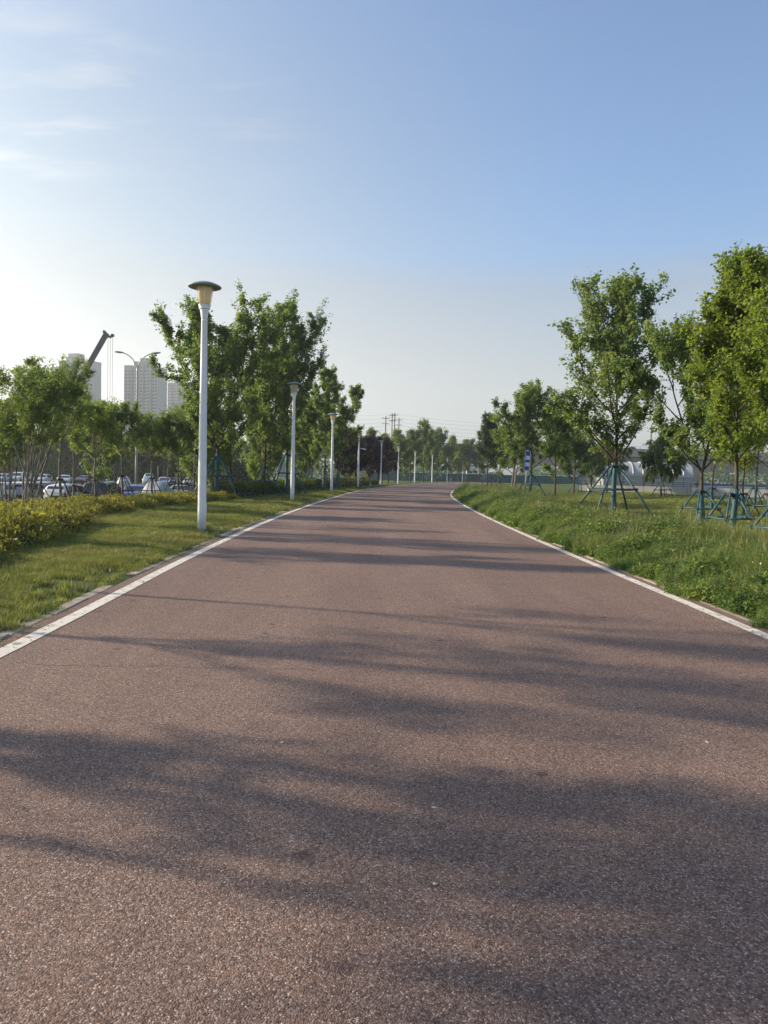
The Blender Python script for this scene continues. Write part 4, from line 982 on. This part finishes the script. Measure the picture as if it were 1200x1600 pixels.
def wheel_meshes(r):
    t = MB().lathe([(r * .62, -.10), (r * .93, -.105), (r, -.07), (r, .07), (r * .93, .105), (r * .62, .10)], 22).mesh('tyre', M['tyre'], True)
    q = MB().lathe([(r * .12, -.088), (r * .40, -.080), (r * .61, -.098), (r * .61, .098), (r * .40, .080), (r * .12, .088)], 18).mesh('rim', M['rim'], True)
    return t, q
WH = {}
def car(kind, paint, loc, rz, label, group):
    if kind not in CAR:
        L = []
        for nm, b, mk, sm in car_meshes(kind): L.append((nm, b if isinstance(b, tuple) else b.mesh(nm, None if mk == 'paint' else M[mk], sm), mk))
        CAR[kind] = L
    root = tag(empty('parked_car' if kind != 'van' else 'parked_van', loc, rz), label, 'car' if kind != 'van' else 'van', group)
    for nm, me, mk in CAR[kind]:
        if nm == 'wheel':
            x, y, z, r_ = me
            if r_ not in WH: WH[r_] = wheel_meshes(r_)
            w = link(bpy.data.objects.new('wheel', WH[r_][0]), root); w.location = (x, y, z); w.rotation_euler = (R(90), 0, 0)
            link(bpy.data.objects.new('rim', WH[r_][1]), w)
            continue
        if mk == 'paint':
            me2 = me.copy(); me2.materials.clear(); me2.materials.append(M['car_' + paint]); me = me2
        link(bpy.data.objects.new(nm, me), root)
    return root
def covered_car(loc, rz, label, group, seed, L=4.6, Wd=1.95, H=1.55):
    U = np.linspace(-1, 1, 40); n = 26; vs = []; rng = np.random.default_rng(seed); ph = rng.uniform(0, 6, 6)
    for u in U:
        x = u * L / 2; cab = np.interp(u, [-1, -.96, -.62, -.30, .12, .52, .93, 1], [.45, .62, .72, 1, 1, .66, .55, .35]); w = Wd / 2 * (1 - .12 * abs(u) ** 6)
        for k in range(n):
            a = math.pi * k / (n - 1); c, s = math.cos(a), math.sin(a)
            wz = abs(s) ** .55; wy = math.copysign(abs(c) ** .42, c)
            y = w * wy * (1 - .16 * max(0, wz - .55) / .45); z = H * cab * wz
            f = .035 * math.sin(x * 5 + ph[0] + z * 2) * math.sin(a * 3 + ph[1]) + .02 * math.sin(x * 13 + ph[2] + a * 5)
            vs.append((x, y * (1 + f * .6), max(0.0, z * (1 + f * .5))))
    fs = [(i * n + k, i * n + k + 1, (i + 1) * n + k + 1, (i + 1) * n + k) for i in range(len(U) - 1) for k in range(n - 1)]
    fs += [tuple(range(n - 1, -1, -1)), tuple(range((len(U) - 1) * n, len(U) * n))]
    root = tag(empty('covered_car', loc, rz), label, 'covered car', group)
    MB().add(vs, fs).build('cover', M['cover'], root, True)
    MB().tube([(-1.2, Wd / 2 + .0, .25), (-1.0, 0, H + .02), (-1.2, -Wd / 2, .25)], 0.012, 5).build('strap', M['tie'], root)
    MB().tube([(-L / 2 + .1, Wd / 2 - .05, .06), (L / 2 - .1, Wd / 2 - .05, .06), (L / 2 - .1, -Wd / 2 + .05, .06), (-L / 2 + .1, -Wd / 2 + .05, .06)], 0.025, 5).build('hem', M['cover'], root)
    return root
ZL = -1.166
def lotpos(px, d): return (atx(px, d), d, ZL)
near = [('sedan', 'white', 6, 55, 88, 'white car at the left picture edge, nearest row'), ('hatch', 'silver', 42, 57, 90, 'silver car behind the many stemmed tree'), ('sedan', 'grey', 73, 60, 86, 'grey car beside the white hatchback, nearest row'),
        ('hatch', 'white', 112, 54, 78, 'white hatchback seen from behind, left of the black car'), ('suv', 'black', 164, 56, 92, 'black car with red tail lamp in the nearest row'), ('sedan', 'blue', 214, 57, -78, 'blue sedan in the nearest row by the light pole'),
        ('sedan', 'silver', 287, 62, 95, 'silver car right of the covered car, nearest row')]
for k, p, px, d, rz, lab in near: car(k, p, lotpos(px, d), R(rz), lab, 'cars in the nearest row')
covered_car(lotpos(247, 56), R(92), 'large car under a grey cover beside the blue sedan', 'covered cars', 1, 4.9, 2.0, 1.72)
back = [('sedan', 'white', 4, 112, -86, 'white car at the left picture edge, far row'), ('suv', 'white', 30, 114, -90, 'white car behind the many stemmed tree, far row'), ('hatch', 'white', 67, 115, -84, 'white hatchback with plate, far row, left of a white sedan'), ('sedan', 'white', 101, 113, -72, 'white sedan facing the path left of the dark red car'),
        ('sedan', 'red', 132, 117, -88, 'dark red car in the far row'), ('sedan', 'white', 160, 115, -72, 'white sedan between the red car and the far covered car'), ('van', 'white', 233, 114, -76, 'white van in the far row'), ('sedan', 'white', 257, 117, -74, 'white sedan right of the van'),
        ('sedan', 'navy', 274, 120, -80, 'dark navy car in the far row'), ('hatch', 'silver', 297, 119, -84, 'silver car at the end of the far row')]
for k, p, px, d, rz, lab in back: car(k, p, lotpos(px, d), R(rz), lab, 'cars in the far row')
covered_car(lotpos(193, 113), R(-70), 'car under a pale grey cover in the far row', 'covered cars', 2, 4.6, 1.9, 1.5)

# ------------------------------------------------------------------ twin street lights over the lot
def twin_light(px, d, H, label, rz=0.0):
    x = atx(px, d); root = tag(empty('twin_street_light', (x, d, gzf(x, d)), rz), label, 'street light', 'twin lights over the parking lot')
    MB().box((0, 0, 0.1), (0.5, 0.5, 0.5)).build('footing', M['concrete'], root)
    MB().lathe([(0.13, 0.3), (0.12, 3), (0.075, H - 1.9), (0.07, H - 1.6)], 16).build('pole', M['grey_metal'], root, True)
    for s in (-1, 1):
        P = [(s * (0.02 + 2.1 * (1 - math.cos(t)) * 0.9), 0, H - 1.9 + 1.75 * math.sin(t)) for t in np.linspace(0, 1.25, 10)]
        MB().tube(P, 0.045, 8).build('arm', M['grey_metal'], root, True)
        e = Vector(P[-1]); b = MB(); vs = []
        L = 0.95
        prof = [(0.02, 0.0), (0.10, 0.12), (0.16, 0.4), (0.15, 0.7), (0.07, 0.92), (0.015, 0.97)]
        for r_, q in prof:
            for k in range(12):
                t = 2 * math.pi * k / 12; vs.append((e.x + s * (q - 0.1), r_ * math.cos(t), e.z + 0.10 * q + r_ * 0.62 * math.sin(t)))
        b.add(vs, [(i * 12 + k, i * 12 + (k + 1) % 12, (i + 1) * 12 + (k + 1) % 12, (i + 1) * 12 + k) for i in range(5) for k in range(12)])
        b.build('lamp_head', M['grey_metal'], root, True)
    return root
twin_light(213, 72, 13.6, 'tall twin armed street light in front of the towers')
twin_light(247, 138, 12.2, 'smaller twin armed street light, farther back')

# ------------------------------------------------------------------ mobile crane
D = 165
foot, tip, jib = at(58, 712, D), at(165.5, 523, D), at(176, 524, D)
cx0 = foot.x
cr = tag(empty('mobile_crane', (cx0, D, gzf(cx0, D))), 'dark telescopic crane boom rising above the trees with hanging cables', 'crane')
zb = gzf(cx0, D); off = Vector((cx0, D, zb))
MB().box((0, 0, 1.15), (11, 2.6, 0.7)).build('chassis', M['crane_y'], cr)
for k in range(4):
    for s in (-1, 1):
        w = link(bpy.data.objects.new('wheel', MB().lathe([(.3, -.2), (.62, -.2), (.66, -.1), (.66, .1), (.62, .2), (.3, .2)], 18).mesh('wheel', M['tyre'], True)), cr); w.location = (-4 + k * 2.6, s * 1.15, 0.66); w.rotation_euler = (R(90), 0, 0)
MB().box((5.0, 0, 2.2), (1.9, 2.4, 1.5)).build('driver_cab', M['crane_y'], cr); MB().box((5.96, 0, 2.45), (0.04, 2.1, 0.8)).build('windscreen', M['carglass'], cr)
MB().box((-1.2, 0, 2.3), (4.2, 2.5, 1.6)).build('turntable_house', M['crane_y'], cr); MB().box((-3.6, 0, 2.5), (1.2, 2.5, 1.1)).build('counterweight', M['crane'], cr)
def beam(b, p, q, w, h):
    p, q = Vector(p), Vector(q); d = (q - p).normalized(); s = Vector((0, 1, 0)); u = d.cross(s).normalized()
    vs = []
    for c in (p, q):
        for a, e in ((-1, -1), (1, -1), (1, 1), (-1, 1)): vs.append(c + s * a * w / 2 + u * e * h / 2)
    return b.add(vs, [(3, 2, 1, 0), (4, 5, 6, 7), (0, 1, 5, 4), (1, 2, 6, 5), (2, 3, 7, 6), (3, 0, 4, 7)])
p0, p1 = foot - off, tip - off
for t0, t1, w in ((0, .42, 1.2), (.40, .72, 1.06), (.70, 1.0, 0.94)): beam(MB(), p0.lerp(p1, t0), p0.lerp(p1, t1), w * .8, w).build('boom_section', M['crane'], cr)
b = MB(); pj = jib - off
beam(b, p1 + Vector((-.35, 0, .55)), p1 + Vector((.5, 0, -.2)), .8, .55); b.build('boom_head', M['crane'], cr)
beam(MB(), p1 + Vector((.3, 0, -.25)), pj.lerp(p1, .35) + Vector((0, 0, -.45)), .5, .45).build('head_arm', M['crane'], cr)
beam(MB(), pj.lerp(p1, .35) + Vector((0, 0, -.45)), pj, .5, .4).build('head_arm', M['crane'], cr)
for q in (p1 + Vector((-.35, 0, .6)), pj): MB().tube([q + Vector((0, -.3, 0)), q + Vector((0, .3, 0))], .32, 14).build('sheave', M['dark_metal'], cr, True)
beam(MB(), p0.lerp(p1, .08) + Vector((1.2, 0, -1.0)), p0.lerp(p1, .34), .4, .4).build('lift_cylinder', M['grey_metal'], cr)
for dx in (.45, .95, 1.42): MB().tube([p1 + Vector((dx, 0, -.3)), (p1.x + dx, 0, 4.0)], .035, 5).build('cable', M['wire'], cr)
MB().tube([p1 + Vector((.7, 0, -.3)) * 1 + Vector((0, 0, -p1.z + 4.3)), p1 + Vector((.7, 0, 0)) + Vector((0, 0, -p1.z + 3.2))], .3, 8).build('hook_block', M['crane_y'], cr)

# ------------------------------------------------------------------ residential towers
def tower(label, pxl, pxr, ytop, d, bays, rz, floors, pent):
    xl, xr_ = at(pxl, 700, d).x, at(pxr, 700, d).x; top = at((pxl + pxr) / 2, ytop, d).z; w = xr_ - xl
    root = tag(empty('apartment_tower', ((xl + xr_) / 2, d, 0), rz), label, 'tower', 'apartment towers on the horizon')
    wd = w / (math.cos(rz) + 0.42 * abs(math.sin(rz))); dp = wd * 0.42; fh = top / floors
    x = -wd / 2; win = MB(); sill = MB(); nb = len(bays)
    for i, (fr, dh, proud, dark, cols) in enumerate(bays):
        bw = wd * fr; hgt = top - dh
        MB().box((x + bw / 2, -proud / 2 + 0.002 * i, hgt / 2 - 1), (bw - 0.01, dp + proud, hgt + 2)).build('facade_bay', M['tower_dark' if dark else 'tower'], root)
        MB().box((x + bw / 2, -proud / 2, hgt + 0.35), (bw + 0.3, dp + proud + 0.5, 0.7)).build('parapet', M['tower'], root)
        for f in range(1, floors):
            z = f * fh + fh * 0.45
            if z > hgt - fh * 0.6: break
            for c in range(cols):
                cx_ = x + bw * (c + 0.5) / cols; ww = bw / cols * (0.55 if not dark else 0.7)
                win.box((cx_, -dp / 2 - proud - 0.02, z), (ww, 0.12, fh * 0.52)); sill.box((cx_, -dp / 2 - proud - 0.15, z - fh * 0.33), (ww * 1.2, 0.5, 0.25))
        x += bw
    for f in range(1, floors - 1):                           # flank windows towards the sun
        for c in (-0.22, 0.2): win.box((-wd / 2 - 0.02, dp * c, f * fh + fh * 0.45), (0.12, dp * 0.12, fh * 0.45))
    a = win.build('windows', M['tower_glass'], root); a['kind'] = 'stuff'; a = sill.build('balcony_ledges', M['tower'], root); a['kind'] = 'stuff'
    MB().box((wd * pent[0], 0, top + pent[2] / 2), (wd * pent[1], dp * 0.6, pent[2])).build('roof_house', M['tower'], root)
B1 = [(.18, 2.5, 0.0, 0, 2), (.10, 4, -1.6, 1, 1), (.20, 0, 1.2, 0, 2), (.14, 2, 0, 0, 1), (.12, 4, -1.6, 1, 1), (.26, 3.2, .8, 0, 3)]
B2 = [(.22, 3, 0.6, 0, 2), (.08, 4, -1.8, 1, 1), (.14, 0, 1.0, 0, 1), (.12, 1, 0, 0, 1), (.10, 4, -1.5, 1, 1), (.14, 3, .8, 0, 1), (.08, 5, -1.2, 1, 1), (.12, 5, .4, 0, 1)]
tower('pale apartment tower behind the crane boom', 92, 157, 561, 640, B1, R(-20), 31, (-0.12, 0.3, 4.2))
tower('tall apartment tower behind the twin armed street light', 195, 259, 568, 660, B2, R(-16), 32, (0.02, 0.24, 4.0))
tower('fainter apartment tower behind the tree left of the nearest lamp', 262, 306, 596, 800, B1, R(-14), 30, (0, 0.25, 4.0))

# ------------------------------------------------------------------ viaduct
vp = [(470, 682, 244), (570, 684.5, 241), (700, 689, 238), (800, 692, 236), (870, 694, 234), (940, 696, 232), (1000, 698, 230), (1150, 703, 226), (1300, 708, 222), (1450, 713, 218), (1900, 726, 205), (2400, 741, 190)]
VT = [at(a, b, c) for a, b, c in vp]
def cat_rom(P, k=5):
    out = []
    for i in range(len(P) - 1):
        a, b, c, d_ = P[max(i - 1, 0)], P[i], P[i + 1], P[min(i + 2, len(P) - 1)]
        for j in range(k):
            t = j / k; out.append(0.5 * ((2 * b) + (c - a) * t + (2 * a - 5 * b + 4 * c - d_) * t * t + (3 * b - a - 3 * c + d_) * t ** 3))
    return out + [P[-1]]
VC = cat_rom(VT)
va = tag(empty('viaduct', (VC[20].x, VC[20].y, gzf(VC[20].x, VC[20].y))), 'long grey concrete road viaduct behind the trees', 'viaduct')
vo = va.location.copy()
def sweep(sec, name, m, parent):
    vs, n = [], len(sec)
    for i, p in enumerate(VC):
        d_ = (VC[min(i + 1, len(VC) - 1)] - VC[max(i - 1, 0)]); d_.z = 0; d_.normalize(); nrm = Vector((-d_.y, d_.x, 0))
        for a, z in sec: q = p + nrm * a; vs.append((q.x - vo.x, q.y - vo.y, q.z + z - vo.z))
    fs = [(i * n + j, i * n + (j + 1) % n, (i + 1) * n + (j + 1) % n, (i + 1) * n + j) for i in range(len(VC) - 1) for j in range(n)]
    return MB().add(vs, fs).build(name, m, parent)
sweep([(-.5, -2.65), (9.5, -2.65), (9.5, -3.1), (7.8, -3.4), (7.0, -6.6), (2.0, -6.6), (1.2, -3.4), (-.5, -3.1)], 'deck', M['concrete'], va)
for a in (0.0, 8.7): sweep([(a - .02, -2.7), (a + .30, -2.7), (a + .24, -.62), (a + .04, -.62)], 'parapet', M['concrete'], va)
sweep([(0.06, -.10), (.20, -.10), (.20, .0), (.06, .0)], 'rail', M['grey_metal'], va)
for i in range(len(VC) - 1):
    q = VC[i] + Vector((.12, .12, 0)) - vo; MB().box((q.x, q.y, q.z - .36), (.14, .14, .74)).build('rail_post', M['grey_metal'], va)
xv = [p.x for p in VC]; yv = [p.y for p in VC]; zv = [p.z for p in VC]
for px_ in (-34, -2, 60, 91, 122, 152, 184, 216):
    cy, zt = float(np.interp(px_, xv, yv)) + 4.5, float(np.interp(px_, xv, zv)) - 6.55; zb = gzf(px_, cy) - .3
    vs = []
    for z, hx, hy in ((zb, 1.7, 3.4), (zb + (zt - zb) * .55, 1.7, 3.4), (zt - .5, 3.3, 4.2), (zt, 3.3, 4.2)):
        for sx_, sy_ in ((-1, -1), (1, -1), (1, 1), (-1, 1)): vs.append((px_ + sx_ * hx - vo.x, cy + sy_ * hy - vo.y, z - vo.z))
    MB().add(vs, [(3, 2, 1, 0), (12, 13, 14, 15)] + [(l * 4 + k, l * 4 + (k + 1) % 4, l * 4 + 4 + (k + 1) % 4, l * 4 + 4 + k) for l in range(3) for k in range(4)]).build('pier', M['concrete'], va)
# low wall below the lawn
w0, w1 = at(905, 775, 98), at(1240, 792, 84)
wl_ = tag(empty('boundary_wall', ((w0.x + w1.x) / 2, (w0.y + w1.y) / 2, gzf((w0.x + w1.x) / 2, (w0.y + w1.y) / 2)), math.atan2(w1.y - w0.y, w1.x - w0.x)), 'low grey concrete wall with railing below the lawn', 'wall')
WL = (w1 - w0).length
for k in range(9):
    MB().box((-WL / 2 + WL * (k + .5) / 9, 0, .55), (WL / 9 - .05, .22, 1.5)).build('wall_panel', M['concrete'], wl_)
    MB().box((-WL / 2 + WL * k / 9, 0, 1.1), (.10, .10, 1.5)).build('post', M['dark_metal'], wl_)
for z in (1.42, 1.62, 1.82): MB().box((0, 0, z), (WL, .05, .05)).build('rail', M['dark_metal'], wl_)
# white arched tent
tc = at(1004, 760, 116); zt0 = gzf(tc.x, tc.y)
tt = tag(empty('arched_tent', (tc.x, tc.y, zt0), R(-10)), 'white arched tent hall under the viaduct', 'tent')
TW, TL, WH_ = 5.0, 12.5, 3.0
NR = 9
for i in range(NR):
    x0, x1 = -TL / 2 + TL * i / NR, -TL / 2 + TL * (i + 1) / NR
    arc = [(TW * math.cos(t), WH_ + 2.0 * math.sin(t)) for t in np.linspace(0, math.pi, 17)]
    vs = [(x0 + .05, y, z) for y, z in arc] + [(x1 - .05, y, z) for y, z in arc]
    MB().add(vs, [(k, k + 1, 18 + k, 17 + k) for k in range(16)]).build('roof_panel', M['tent'], tt, True)
    MB().tube([(x0, y * 1.005, z + .03) for y, z in arc], .11, 6).build('rib', M['grey_metal'], tt, True)
    for s in (-1, 1): MB().box(((x0 + x1) / 2, s * TW, WH_ / 2 - .2), (TL / NR - .08, .08, WH_ + .35)).build('wall_panel', M['tent'], tt)
for s in (-1, 1):
    e = [(s * TL / 2, TW * math.cos(t), WH_ + 1.98 * math.sin(t)) for t in np.linspace(0, math.pi, 17)] + [(s * TL / 2, -TW, -.3), (s * TL / 2, TW, -.3)]
    MB().add(e, [tuple(range(len(e)))]).build('end_wall', M['tent'], tt)
MB().box((0, -TW - .10, WH_ + .02), (TL, .18, .28)).build('eaves_beam', M['grey_metal'], tt)
# site cabins
def cabin(label, px, py, d, L, H, rz):
    p = at(px, py, d); zc_ = gzf(p.x, p.y); root = tag(empty('site_cabin', (p.x, p.y, zc_), rz), label, 'cabin', 'white site cabins')
    MB().box((0, 0, H / 2 - .1), (L, 2.4, H + .2)).build('wall', M['cabin'], root); MB().box((0, 0, H + .12), (L + .3, 2.7, .22)).build('roof', M['cabin_blue'], root)
    MB().box((0, -1.21, H * .28), (L - .1, .03, .5)).build('stripe', M['cabin_blue'], root)
    for k in range(3): MB().box((-L / 3 + k * L / 3, -1.215, H * .6), (L / 6, .04, .8)).build('window', M['carglass'], root)
    MB().box((L * .42, -1.22, 1.0), (.8, .05, 2.0)).build('door', M['cabin_blue'], root)
cabin('white site cabin with blue stripe seen between the maple trunks', 1140, 765, 112, 9, 3.6, R(-14))
cabin('white site cabin behind the green hoarding', 744, 745, 226, 6, 4.6, R(4))
# green hoarding beyond the bend
h0, h1 = at(575, 750, 214), at(905, 757, 205)
hd = tag(empty('site_hoarding', ((h0.x + h1.x) / 2, (h0.y + h1.y) / 2, 0), math.atan2(h1.y - h0.y, h1.x - h0.x)), 'dark green metal site hoarding beyond the path bend', 'hoarding')
HL = (h1 - h0).length; NP = 26
for k in range(NP):
    xk = -HL / 2 + HL * (k + .5) / NP
    MB().box((xk, .04 * (k % 2), 1.0), (HL / NP - .03, .05, 2.3)).build('panel', M['hoard'], hd)
    MB().box((xk - HL / NP / 2, -.06, 1.05), (.09, .09, 2.4)).build('post', M['stake'], hd)
# teal stakes of the far young trees
for i, (px, d) in enumerate(((650, 186), (668, 190), (688, 193), (708, 197), (730, 200), (756, 190), (776, 180))):
    support('teal support at the far bend, %s by distance' % ORD[i], P3(atx(px, d), d), R(30 * i), h=2.0, spread=1.3, bar=1.0, r=0.06, group='far teal supports')

# ------------------------------------------------------------------ utility poles and wires
UP = [(603, 650, 300, 'utility pole with cross arm left of the paired poles'), (613, 646, 318, 'front pole of the paired utility poles above the viaduct'), (617, 645, 322, 'rear pole of the paired utility poles above the viaduct'), (623.5, 653, 330, 'single utility pole right of the paired poles'), (1018, 664, 250, 'slim pole above the viaduct behind the maples')]
for px, py, d, lab in UP:
    t = at(px, py, d); root = tag(empty('utility_pole', (t.x, t.y, 0)), lab, 'utility pole', 'utility poles')
    MB().tube([(0, 0, -.5), (0, 0, t.z)], [.28, .20], 8).build('post', M['wood'], root, True)
    if px < 1000:
        for dz in (.9, 3.0): MB().box((0, 0, t.z - dz), (3.0, .18, .2)).build('cross_arm', M['wood'], root)
        for s in (-1, 0, 1): MB().lathe([(.09, t.z - .8), (.12, t.z - .6), (.05, t.z - .35)], 8, (s * 1.3, 0, 0)).build('insulator', M['grey_metal'], root)
for i in range(7):
    a, b_ = at(520, 644 + 6.5 * i, 305), at(612, 646 + 6 * i, 318); c_ = at(900, 664 + 5.5 * i, 270)
    P = [a.lerp(b_, t) - Vector((0, 0, 1.2 * math.sin(math.pi * t))) for t in np.linspace(0, 1, 10)] + [b_.lerp(c_, t) - Vector((0, 0, 1.6 * math.sin(math.pi * t))) for t in np.linspace(0, 1, 16)][1:]
    o = MB().tube([p - a for p in P], .028, 4).build('power_line', M['wire'], None, False, a)
    tag(o, '%s thin power line from the top, strung over the viaduct' % ORD[i], 'power line', 'power lines')

# ------------------------------------------------------------------ bits lying on the path
for i, (px, py, s, lab) in enumerate(((679, 1262, .016, 'tiny pale pebble in the middle of the path'), (442, 1160, .018, 'tiny pale leaf fleck left of the path middle'), (1105, 1160, .016, 'tiny pale fleck near the right of the path'), (680, 1381, .012, 'tiny pale fleck nearest the camera'))):
    p = gnd(px, py, 0.006); rr = random.Random(i); b = MB(); n = 7
    vs = [(s * math.cos(6.283 * k / n) * rr.uniform(.7, 1.2), s * .7 * math.sin(6.283 * k / n) * rr.uniform(.7, 1.2), rr.uniform(0, .003)) for k in range(n)] + [(0, 0, .008)]
    b.add(vs, [(k, (k + 1) % n, n) for k in range(n)] + [tuple(range(n - 1, -1, -1))])
    o = b.build('pebble' if i == 0 else 'fallen_leaf', M['fall'], None, False, p); o.rotation_euler.z = i; tag(o, lab, 'pebble' if i == 0 else 'leaf')

# ------------------------------------------------------------------ far wood on the horizon
rw = np.random.default_rng(8); n = 42000
ang = rw.uniform(R(-70), R(70), n); dist = rw.uniform(330, 420, n) + 30 * np.sin(ang * 9)
hh = 6 + 2.5 * np.sin(ang * 31) + 2.0 * np.sin(ang * 67 + 1) + 1.2 * np.sin(ang * 143)
P = np.stack([np.sin(ang) * dist, np.cos(ang) * dist, hh * rw.uniform(0, 1, n) ** .7], 1)
Vx, Tx = leaf_arrays(rw, P, unit(rw.normal(0, 1, (n, 3)) + np.array([0, -.4, .5])), rw.normal(0, 1, (n, 3)), rw.uniform(.9, 2.0, n), .8)
tag(link(bpy.data.objects.new('distant_wood', tri_mesh('distant_wood', Vx, Tx, LM['dark'], np.repeat(rw.uniform(0, 1, n), 4)))), 'hazy low wood along the horizon', kind='stuff')

# ------------------------------------------------------------------ haze: one closed box of even, thin air
hm = bpy.data.materials.new('haze_air'); hm.use_nodes = True; hm.node_tree.nodes.clear()
ho = hm.node_tree.nodes.new('ShaderNodeOutputMaterial'); hv = hm.node_tree.nodes.new('ShaderNodeVolumePrincipled')
hv.inputs['Color'].default_value = (0.86, 0.91, 0.96, 1); hv.inputs['Density'].default_value = 0.00038; hv.inputs['Anisotropy'].default_value = 0.5
hm.node_tree.links.new(hv.outputs[0], ho.inputs['Volume'])
tag(MB().box((0, 0, 58), (3200, 3200, 126)).build('haze', hm), 'thin pale summer haze filling the air', kind='stuff')
